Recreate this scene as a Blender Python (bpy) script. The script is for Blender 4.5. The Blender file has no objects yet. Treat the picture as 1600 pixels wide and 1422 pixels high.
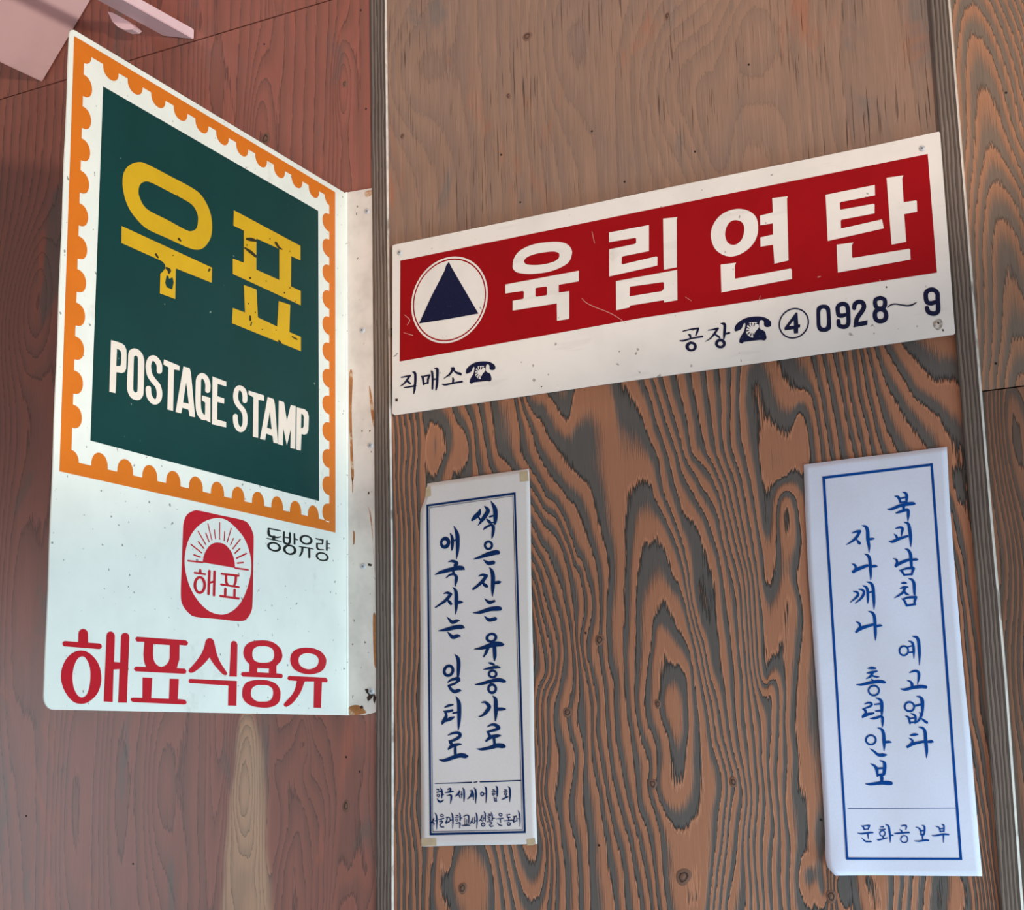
import bpy, bmesh, math, random
import numpy as np
from mathutils import Vector, Matrix
from mathutils.geometry import tessellate_polygon

random.seed(4)
scene = bpy.context.scene
COL = scene.collection
# ------------------------------------------------------------------ camera
F_PX = 2383.31
YAW, PITCH, ROLL = -0.491142, 0.190894, -0.023393
CAM = np.array([0.0, -1.6, 0.0])
cy_, sy_ = math.cos(YAW), math.sin(YAW)
cp_, sp_ = math.cos(PITCH), math.sin(PITCH)
cr_, sr_ = math.cos(ROLL), math.sin(ROLL)
FWD = np.array([sy_ * cp_, cy_ * cp_, sp_])
R0 = np.array([cy_, -sy_, 0.0])
U0 = np.cross(R0, FWD)
RIGHT = cr_ * R0 + sr_ * U0
UP = -sr_ * R0 + cr_ * U0
cam_data = bpy.data.cameras.new('camera')
cam = bpy.data.objects.new('camera', cam_data)
COL.objects.link(cam)
m = Matrix.Identity(4)
for i in range(3):
    m[i][0], m[i][1], m[i][2], m[i][3] = RIGHT[i], UP[i], -FWD[i], CAM[i]
cam.matrix_world = m
cam_data.sensor_fit = 'HORIZONTAL'
cam_data.sensor_width = 36.0
cam_data.lens = F_PX / 1600.0 * 36.0
cam_data.clip_start = 0.01
scene.camera = cam

# ------------------------------------------------------------------ light
scene.view_settings.view_transform = 'Standard'
scene.view_settings.look = 'None'
scene.view_settings.gamma = 1.0
scene.view_settings.use_curve_mapping = False
scene.view_settings.exposure = 0.0
world = bpy.data.worlds.new('world')
scene.world = world
world.use_nodes = True
world.node_tree.nodes['Background'].inputs[0].default_value = (1.0, 0.93, 0.93, 1)
world.node_tree.nodes['Background'].inputs[1].default_value = 0.20


def lamp(name, kind, loc, target, power, colour, **kw):
    d = bpy.data.lights.new(name, kind)
    o = bpy.data.objects.new(name, d)
    COL.objects.link(o)
    o.location = loc
    o.rotation_euler = (Vector(target) - Vector(loc)).to_track_quat('-Z', 'Y').to_euler()
    d.energy = power
    d.color = colour
    for k, v in kw.items():
        setattr(d, k, v)
    return o


# warm light thrown up from the right: the lower edge of its cone crosses the red sign
lamp('warm_spot', 'SPOT', (1.6, -2.4, 0.0), (-3.0, 0.0, 4.86), 262.0, (1.0, 0.87, 0.73),
     spot_size=math.radians(79.4), spot_blend=0.045, shadow_soft_size=0.07)
# cool daylight coming in low through the open front of the shop
low = lamp('daylight_low', 'AREA', (0.70, -0.72, -0.90), (-0.98, -0.15, -0.10), 9.2, (0.58, 0.84, 1.0),
           shape='RECTANGLE', size=0.9, size_y=0.5)
low.data.spread = math.radians(80)
# soft fill added in front and to the right to brighten the pink boards
lamp('front_fill', 'AREA', (0.9, -2.45, -0.5), (-1.3, 0.0, 0.7), 11.0, (1.0, 0.92, 0.92),
     shape='RECTANGLE', size=1.4, size_y=1.2)
# skylight from above the wall
lamp('skylight', 'AREA', (-0.7, -0.9, 2.3), (-0.8, 0.0, 0.3), 11.0, (1.0, 0.91, 0.91),
     shape='RECTANGLE', size=1.6, size_y=0.8)
# bright opening far along the wall on the left
lamp('daylight_left', 'AREA', (-4.6, -2.6, -0.4), (-1.6, 0.0, -0.2), 30.0, (0.86, 0.93, 1.0),
     shape='RECTANGLE', size=2.0, size_y=1.8)

# ------------------------------------------------------------------ pixel -> world planes
XS, TH = -1.095815, -0.0572158


def ray(px, py):
    return FWD * F_PX + RIGHT * (px - 800.0) - UP * (py - 711.0)


def on_wall(px, py, d=0.0):
    r = ray(px, py)
    t = (-d - CAM[1]) / r[1]
    return CAM + t * r


def proj(X):
    d = np.asarray(X) - CAM
    z = d @ FWD
    return 800 + F_PX * (d @ RIGHT) / z, 711 - F_PX * (d @ UP) / z


OUT = np.array([-math.sin(TH), -math.cos(TH), 0.0])      # along the projecting sign, away from wall
NRM = np.array([math.cos(TH), -math.sin(TH), 0.0])       # its visible face
BASE = np.array([XS, 0.0, 0.0])


def on_sign(px, py):
    """pixel -> (s, z) on the projecting sign's plane"""
    r = ray(px, py)
    t = ((BASE - CAM) @ NRM) / (r @ NRM)
    X = CAM + t * r
    return (X - BASE) @ OUT, X[2]


# ------------------------------------------------------------------ helpers
def srgb(r, g, b):
    f = lambda c: (c / 255 / 12.92) if c / 255 <= 0.04045 else ((c / 255 + 0.055) / 1.055) ** 2.4
    return (f(r), f(g), f(b), 1.0)


def mesh_obj(name, verts, faces, mat=None, parent=None, smooth=False):
    me = bpy.data.meshes.new(name)
    me.from_pydata([tuple(map(float, v)) for v in verts], [], faces)
    me.update()
    if smooth:
        for p in me.polygons:
            p.use_smooth = True
    o = bpy.data.objects.new(name, me)
    COL.objects.link(o)
    if mat:
        me.materials.append(mat)
    if parent:
        o.parent = parent
        o.matrix_parent_inverse = parent_inv(parent)
    return o


def parent_inv(p):
    mw = Matrix.LocRotScale(p.location, p.rotation_euler, p.scale)
    q = p.parent
    if q:
        mw = Matrix.Translation(Vector((0, 0, 0))) @ mw
    return mw.inverted()


def thing(name, label, cat, loc=(0, 0, 0), group=None):
    o = bpy.data.objects.new(name, None)
    o.empty_display_size = 0.05
    COL.objects.link(o)
    o.location = loc
    o['label'] = label
    o['category'] = cat
    if group:
        o['group'] = group
    return o


def catmull(pts, closed=False, n=6):
    pts = [np.array(p, float) for p in pts]
    N = len(pts)
    out = []
    if N < 3 and not closed:
        for k in range(n):
            out.append(pts[0] + (pts[-1] - pts[0]) * k / n)
        out.append(pts[-1])
        return out
    rng = range(N) if closed else range(N - 1)
    for i in rng:
        if closed:
            p0, p1, p2, p3 = pts[(i - 1) % N], pts[i], pts[(i + 1) % N], pts[(i + 2) % N]
        else:
            p0 = pts[i - 1] if i > 0 else 2 * pts[0] - pts[1]
            p1, p2 = pts[i], pts[i + 1]
            p3 = pts[i + 2] if i + 2 < N else 2 * pts[-1] - pts[-2]
        for k in range(n):
            t = k / n
            out.append(0.5 * (2 * p1 + (p2 - p0) * t + (2 * p0 - 5 * p1 + 4 * p2 - p3) * t * t
                              + (3 * p1 - p0 - 3 * p2 + p3) * t ** 3))
    if not closed:
        out.append(pts[-1])
    return out


def parse(s):
    return [tuple(float(v) for v in p.split(',')) for p in s.split()]


class Paint:
    """flat painted shapes; every shape is given in 2D and laid on a surface by fn(u, v, lift)"""

    def __init__(self, fn, lift=0.0002):
        self.fn, self.lift = fn, lift
        self.v, self.f, self.n = [], [], 0

    def _add(self, pts2, faces, rise=None):
        o = len(self.v)
        lift = self.lift + self.n * 3e-6
        self.n += 1
        for i, p in enumerate(pts2):
            self.v.append(self.fn(p[0], p[1], lift + (rise[i] if rise else 0.0)))
        for f in faces:
            self.f.append([o + i for i in f])

    def poly(self, loops):
        flat = [p for l in loops for p in l]
        tris = tessellate_polygon([[Vector((p[0], p[1], 0)) for p in l] for l in loops])
        self._add(flat, [list(t) for t in tris])

    def stroke(self, pts, n=6):
        """pts: (x, y, r)"""
        c = catmull(pts, n=n)
        for p in c:
            p[2] = max(p[2], 0.05)
        P = np.array(c)
        d = np.gradient(P[:, :2], axis=0)
        L = np.hypot(d[:, 0], d[:, 1])
        L[L < 1e-9] = 1
        d = d / L[:, None]
        nrm = np.stack([-d[:, 1], d[:, 0]], 1)
        a = P[:, :2] + nrm * P[:, 2:3]
        b = P[:, :2] - nrm * P[:, 2:3]
        pts2, faces = [], []
        N = len(P)
        for i in range(N):
            pts2 += [a[i], b[i]]
        for i in range(N - 1):
            faces.append([2 * i, 2 * i + 1, 2 * i + 3, 2 * i + 2])
        for (c0, r, dd, i0) in ((P[0, :2], P[0, 2], -d[0], 0), (P[-1, :2], P[-1, 2], d[-1], N - 1)):
            base = math.atan2(dd[1], dd[0])
            st = len(pts2)
            K = 7
            for k in range(K + 1):
                an = base - math.pi / 2 + math.pi * k / K
                pts2.append(c0 + r * np.array([math.cos(an), math.sin(an)]))
            faces.append(list(range(st, st + K + 1)))
        rise = [1.2e-6 * (i // 2) for i in range(2 * N)] + [-1.5e-6] * 8 + [1.2e-6 * N + 1.5e-6] * 8
        self._add(pts2, faces, rise)

    def disc(self, x, y, r, n=14):
        self.poly([[(x + r * math.cos(2 * math.pi * k / n), y + r * math.sin(2 * math.pi * k / n)) for k in range(n)]])

    def build(self, name, mat, parent):
        o = mesh_obj(name, self.v, self.f, mat, parent)
        # make every face look the same way as the surface
        me = o.data
        bm = bmesh.new()
        bm.from_mesh(me)
        for f in bm.faces:
            f.normal_update()
            c = f.calc_center_median()
            if f.normal.dot(Vector(CAM) - c) < 0:
                f.normal_flip()
        bm.to_mesh(me)
        bm.free()
        return o


BRUSH = 1.0


class Tile:
    """glyphs traced in a zoomed tile: origin (x0, y0) and scale, into a Paint whose 2D unit is photo pixels"""

    def __init__(self, paint, x0, y0, sc):
        self.p, self.x0, self.y0, self.sc = paint, x0, y0, sc

    def q(self, pt):
        return (self.x0 + pt[0] / self.sc, self.y0 + pt[1] / self.sc)

    def P(self, s):                    # straight polygon, '|' separates outer|hole|hole
        self.p.poly([[self.q(p) for p in parse(l)] for l in s.split('|')])

    def C(self, s, n=5):               # smooth closed polygon
        self.p.poly([[self.q(p) for p in catmull(parse(l), True, n)] for l in s.split('|')])

    def S(self, s):                    # brush strokes x,y,r ; ...
        for st in s.split(';'):
            pts = [(*self.q(p), p[2] / self.sc * BRUSH) for p in parse(st)]
            if len(pts) == 1:
                self.p.disc(*pts[0])
            else:
                self.p.stroke(pts)

    def E(self, cx, cy, rx, ry, ix, iy, dx=0, dy=0, rot=0):   # ring
        a = math.radians(rot)
        def el(x, y, p, q, n=28):
            out = []
            for k in range(n):
                t = 2 * math.pi * k / n
                u, w = p * math.cos(t), q * math.sin(t)
                out.append(self.q((x + u * math.cos(a) - w * math.sin(a), y + u * math.sin(a) + w * math.cos(a))))
            return out
        self.p.poly([el(cx, cy, rx, ry), el(cx + dx, cy + dy, ix, iy)])


# ------------------------------------------------------------------ materials
class NT:
    def __init__(self, name):
        self.m = bpy.data.materials.new(name)
        self.m.use_nodes = True
        self.t = self.m.node_tree
        self.b = self.t.nodes['Principled BSDF']

    def n(self, typ, **kw):
        o = self.t.nodes.new(typ)
        for k, v in kw.items():
            setattr(o, k, v)
        return o

    def link(self, a, b):
        self.t.links.new(a, b)

    def val(self, sock, v):
        if hasattr(v, 'is_output'):
            self.link(v, sock)
        else:
            sock.default_value = v

    def math(self, op, a, b=0.0, c=0.0):
        o = self.n('ShaderNodeMath', operation=op)
        for i, v in enumerate((a, b, c)):
            self.val(o.inputs[i], v)
        return o.outputs[0]

    def noise(self, scale, detail=2.0, rough=0.5, loc=(0, 0, 0), dist=0.0):
        tc = self.n('ShaderNodeTexCoord')
        mp = self.n('ShaderNodeMapping')
        mp.inputs['Scale'].default_value = scale if isinstance(scale, tuple) else (scale,) * 3
        mp.inputs['Location'].default_value = loc
        self.link(tc.outputs['Object'], mp.inputs['Vector'])
        o = self.n('ShaderNodeTexNoise')
        o.inputs['Scale'].default_value = 1.0
        o.inputs['Detail'].default_value = detail
        o.inputs['Roughness'].default_value = rough
        o.inputs['Distortion'].default_value = dist
        self.link(mp.outputs[0], o.inputs['Vector'])
        return o.outputs['Fac']

    def ramp(self, v, lo, hi, a=0.0, b=1.0):
        o = self.n('ShaderNodeMapRange', interpolation_type='SMOOTHSTEP')
        self.val(o.inputs['Value'], v)
        self.val(o.inputs['From Min'], lo)
        self.val(o.inputs['From Max'], hi)
        self.val(o.inputs['To Min'], a)
        self.val(o.inputs['To Max'], b)
        return o.outputs[0]

    def mix(self, fac, a, b, mode='MIX'):
        o = self.n('ShaderNodeMix', data_type='RGBA', blend_type=mode)
        self.val(o.inputs[0], fac)
        self.val(o.inputs[6], a)
        self.val(o.inputs[7], b)
        return o.outputs[2]

    def attr(self, name):
        o = self.n('ShaderNodeAttribute', attribute_name=name)
        return o.outputs['Fac']

    def bump(self, h, strength=0.5, dist=0.002):
        o = self.n('ShaderNodeBump')
        o.inputs['Strength'].default_value = strength
        o.inputs['Distance'].default_value = dist
        self.link(h, o.inputs['Height'])
        self.link(o.outputs[0], self.b.inputs['Normal'])

    def done(self, col, rough=0.6, spec=0.3):
        self.val(self.b.inputs['Base Color'], col)
        self.val(self.b.inputs['Roughness'], rough)
        self.b.inputs['Specular IOR Level'].default_value = spec
        return self.m


def wood(name, light, dark, coat=0.0, jag=0.22, band=(0.12, 0.62), groove=0.55, contrast=1.0, tint=None,
         blotch=0.25, patch=None, seed=0.0, fibre=0.16, bump=0.5, checks=0.0, wob=0.25, rim=0.0):
    N = NT(name)
    h = N.attr('h')
    j = N.noise((620, 1, 26), 2.0, 0.6, (seed, 0, seed))
    w = N.noise((60, 1, 9), 2.0, 0.5, (seed + 3, 0, seed))
    j = N.math('MULTIPLY', N.math('SUBTRACT', j, 0.5), jag * 2)
    w = N.math('MULTIPLY', N.math('SUBTRACT', w, 0.5), wob * 2)
    t = N.math('FRACT', N.math('ADD', N.math('ADD', h, j), w))
    b = N.ramp(t, band[0], band[1])
    b = N.math('MULTIPLY', b, N.ramp(t, 0.985, 1.0, 1.0, 0.0))
    # vary how strongly each ring is coloured
    big = N.noise((9, 1, 3.0), 3.0, 0.55, (seed + 7, 0, seed))
    b = N.math('MULTIPLY', N.math('SUBTRACT', b, 0.5), contrast)
    b = N.math('ADD', b, 0.5)
    b = N.math('ADD', b, N.math('MULTIPLY', N.math('SUBTRACT', big, 0.5), blotch * 2))
    cl = N.n('ShaderNodeClamp')
    N.link(b, cl.inputs[0])
    col = N.mix(cl.outputs[0], dark, light)
    if patch is not None:
        pn = N.noise((14, 1, 4.5), 4.0, 0.6, (seed + 20, 0, seed + 4), 0.6)
        col = N.mix(N.ramp(pn, 0.56, 0.68, 0.0, 0.75), col, patch[0])
        pn2 = N.noise((16, 1, 5), 4.0, 0.6, (seed + 31, 0, seed + 14), 0.6)
        col = N.mix(N.ramp(pn2, 0.58, 0.70, 0.0, 0.7), col, patch[1])
    if tint is not None:
        ta = N.attr('tint')
        col2 = N.mix(cl.outputs[0], tint[1], tint[0])
        col = N.mix(ta, col, col2)
    # dark line at every ring edge
    g = N.math('ADD', N.ramp(t, 0.0, 0.10, 1.0, 0.0), N.ramp(t, 0.975, 1.0, 0.0, 1.0))
    g = N.math('MULTIPLY', g, groove)
    rim_ = N.math('MULTIPLY', N.ramp(t, 0.86, 0.95, 0.0, 1.0), N.ramp(t, 0.955, 0.985, 1.0, 0.0))
    g = N.math('SUBTRACT', g, N.math('MULTIPLY', rim_, rim))
    # fibres
    fb = N.noise((900, 1, 30), 3.0, 0.65, (seed + 1, 0, 0))
    fb2 = N.noise((260, 1, 7), 3.0, 0.6, (seed + 2, 0, 0))
    fv = N.math('ADD', N.math('MULTIPLY', N.math('SUBTRACT', fb, 0.5), fibre * 2),
                N.math('MULTIPLY', N.math('SUBTRACT', fb2, 0.5), fibre * 2))
    k = N.math('MULTIPLY', N.math('ADD', 1.0, fv), N.math('SUBTRACT', 1.0, g))
    ck = 0.0
    if checks > 0:
        cl2 = N.noise((360, 1, 12), 1.5, 0.5, (seed + 29, 0, seed))
        k = N.math('ADD', k, N.math('MULTIPLY', N.ramp(cl2, 0.56, 0.72), 0.22 * checks))
        cn = N.noise((430, 1, 14), 1.5, 0.5, (seed + 9, 0, seed))
        cm = N.noise((10, 1, 5), 2.0, 0.5, (seed + 12, 0, seed))
        ck = N.math('MULTIPLY', N.ramp(cn, 0.60, 0.70), N.ramp(cm, 0.42, 0.6))
        k = N.math('MULTIPLY', k, N.math('SUBTRACT', 1.0, N.math('MULTIPLY', ck, checks)))
    kc = N.n('ShaderNodeCombineColor')
    for i in range(3):
        N.link(k, kc.inputs[i])
    col = N.mix(1.0, col, kc.outputs[0], 'MULTIPLY')
    hh = N.math('SUBTRACT', N.math('ADD', N.math('MULTIPLY', b, 0.7), N.math('MULTIPLY', fv, 0.5)), N.math('MULTIPLY', g, 0.8))
    if checks > 0:
        hh = N.math('SUBTRACT', hh, N.math('MULTIPLY', ck, 0.8))
    N.bump(hh, bump, 0.0015)
    N.b.inputs['Coat Weight'].default_value = coat
    N.b.inputs['Coat Roughness'].default_value = 0.28
    return N.done(col, 0.62, 0.25)


def paint_mat(name, col, dirt=(0.06, 90), rough=0.45, speck=None, wear=None, spec=0.35, streak=None):
    """painted or printed surface with faint mottling, specks and worn spots"""
    N = NT(name)
    a = N.noise((dirt[1],) * 3, 4.0, 0.6)
    c = N.mix(N.ramp(a, 0.35, 0.75, 0.0, 1.0), col, tuple([x * (1 - dirt[0] * 2.2) for x in col[:3]] + [1]))
    if speck:
        s = N.noise((speck[1],) * 3, 1.5, 0.5, (5, 5, 5))
        c = N.mix(N.ramp(s, speck[2], speck[2] + 0.04, 0.0, speck[3]), c, speck[0])
    if wear:
        s = N.noise((wear[1],) * 3, 5.0, 0.65, (1, 2, 3))
        c = N.mix(N.ramp(s, wear[2], wear[2] + 0.1, 0.0, wear[3]), c, wear[0])
    if streak:
        s = N.noise(streak[1], 3.0, 0.6, (2, 8, 3))
        c = N.mix(N.ramp(s, streak[2], streak[2] + 0.08, 0.0, streak[3]), c, streak[0])
    N.bump(N.noise((60,) * 3, 2.0), 0.03, 0.002)
    return N.done(c, rough, spec)


# ------------------------------------------------------------------ the wall
def structure(o):
    o['kind'] = 'structure'
    return o


def gridpanel(name, x0, x1, z0, z1, mat, hf, tf=None, step=0.004, y=0.0, thick=0.012):
    nx, nz = max(2, int((x1 - x0) / step)), max(2, int((z1 - z0) / step))
    xs, zs = np.linspace(x0, x1, nx), np.linspace(z0, z1, nz)
    X, Z = np.meshgrid(xs, zs)
    n = X.size
    V = np.stack([X.ravel(), np.full(n, y), Z.ravel()], 1)
    idx = np.arange(n).reshape(nz, nx)
    q = np.stack([idx[:-1, :-1], idx[:-1, 1:], idx[1:, 1:], idx[1:, :-1]], -1).reshape(-1, 4)
    rim = np.concatenate([idx[0, :], idx[1:, -1], idx[-1, -2::-1], idx[-2:0:-1, 0]])
    B = V[rim].copy()
    B[:, 1] = y + thick
    k = len(rim)
    side = [[int(rim[i]), int(n + i), int(n + (i + 1) % k), int(rim[(i + 1) % k])] for i in range(k)]
    back = [[int(n + i) for i in range(k)]]
    o = mesh_obj(name, np.concatenate([V, B]), q.tolist() + side + back, mat)
    me = o.data
    h = np.concatenate([hf(V[:, 0], V[:, 2]), hf(B[:, 0], B[:, 2])])
    a = me.attributes.new('h', 'FLOAT', 'POINT')
    a.data.foreach_set('value', h.astype(np.float32))
    if tf is not None:
        tt = np.concatenate([tf(V[:, 0], V[:, 2]), tf(B[:, 0], B[:, 2])])
        a = me.attributes.new('tint', 'FLOAT', 'POINT')
        a.data.foreach_set('value', tt.astype(np.float32))
    return structure(o)


TS = 3.995
TILES = {'A': (800, 711), 'B': (800, 1066), 'C': (1200, 711), 'D': (1200, 1066), 'E': (800, 356),
         'F': (400, 356), 'G': (400, 711), 'I': (400, 1066), 'H': (1200, 356), 'K': (1200, 0), 'N': (0, 1066), 'M': (400, 0), 'Q': (340, 1100)}
TSC = {'Q': 3.2185}


def wallpts(s):
    """'A 300,0 340,60 B 10,10' -> (x, z) on the wall"""
    out, t = [], None
    for w in s.split():
        if w in TILES:
            t, tn = TILES[w], w
        else:
            a, b = w.split(',')
            s_ = TSC.get(tn, TS)
            X = on_wall(t[0] + float(a) / s_, t[1] + float(b) / s_)
            out.append((X[0], X[2]))
    return out


def rbf(lines, zs=0.4, smooth=2e-5):
    P, H = [], []
    for lv, s in lines:
        for p in wallpts(s):
            P.append((p[0], p[1] * zs))
            H.append(lv)
    P, H = np.array(P), np.array(H, float)
    n = len(P)

    def phi(d2):
        return 0.5 * d2 * np.log(d2 + 1e-12)
    d2 = ((P[:, None, :] - P[None, :, :]) ** 2).sum(-1)
    A = np.zeros((n + 3, n + 3))
    A[:n, :n] = phi(d2) + np.eye(n) * smooth
    A[:n, n], A[:n, n + 1:] = 1, P
    A[n:, :n] = A[:n, n:].T
    w = np.linalg.solve(A, np.concatenate([H, np.zeros(3)]))

    def f(x, z):
        out = np.empty(len(x))
        q = np.stack([x, z * zs], 1)
        for i in range(0, len(q), 4000):
            c = q[i:i + 4000]
            d = ((c[:, None, :] - P[None, :, :]) ** 2).sum(-1)
            out[i:i + 4000] = phi(d) @ w[:n] + w[n] + c @ w[n + 1:]
        return out
    return f


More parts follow.
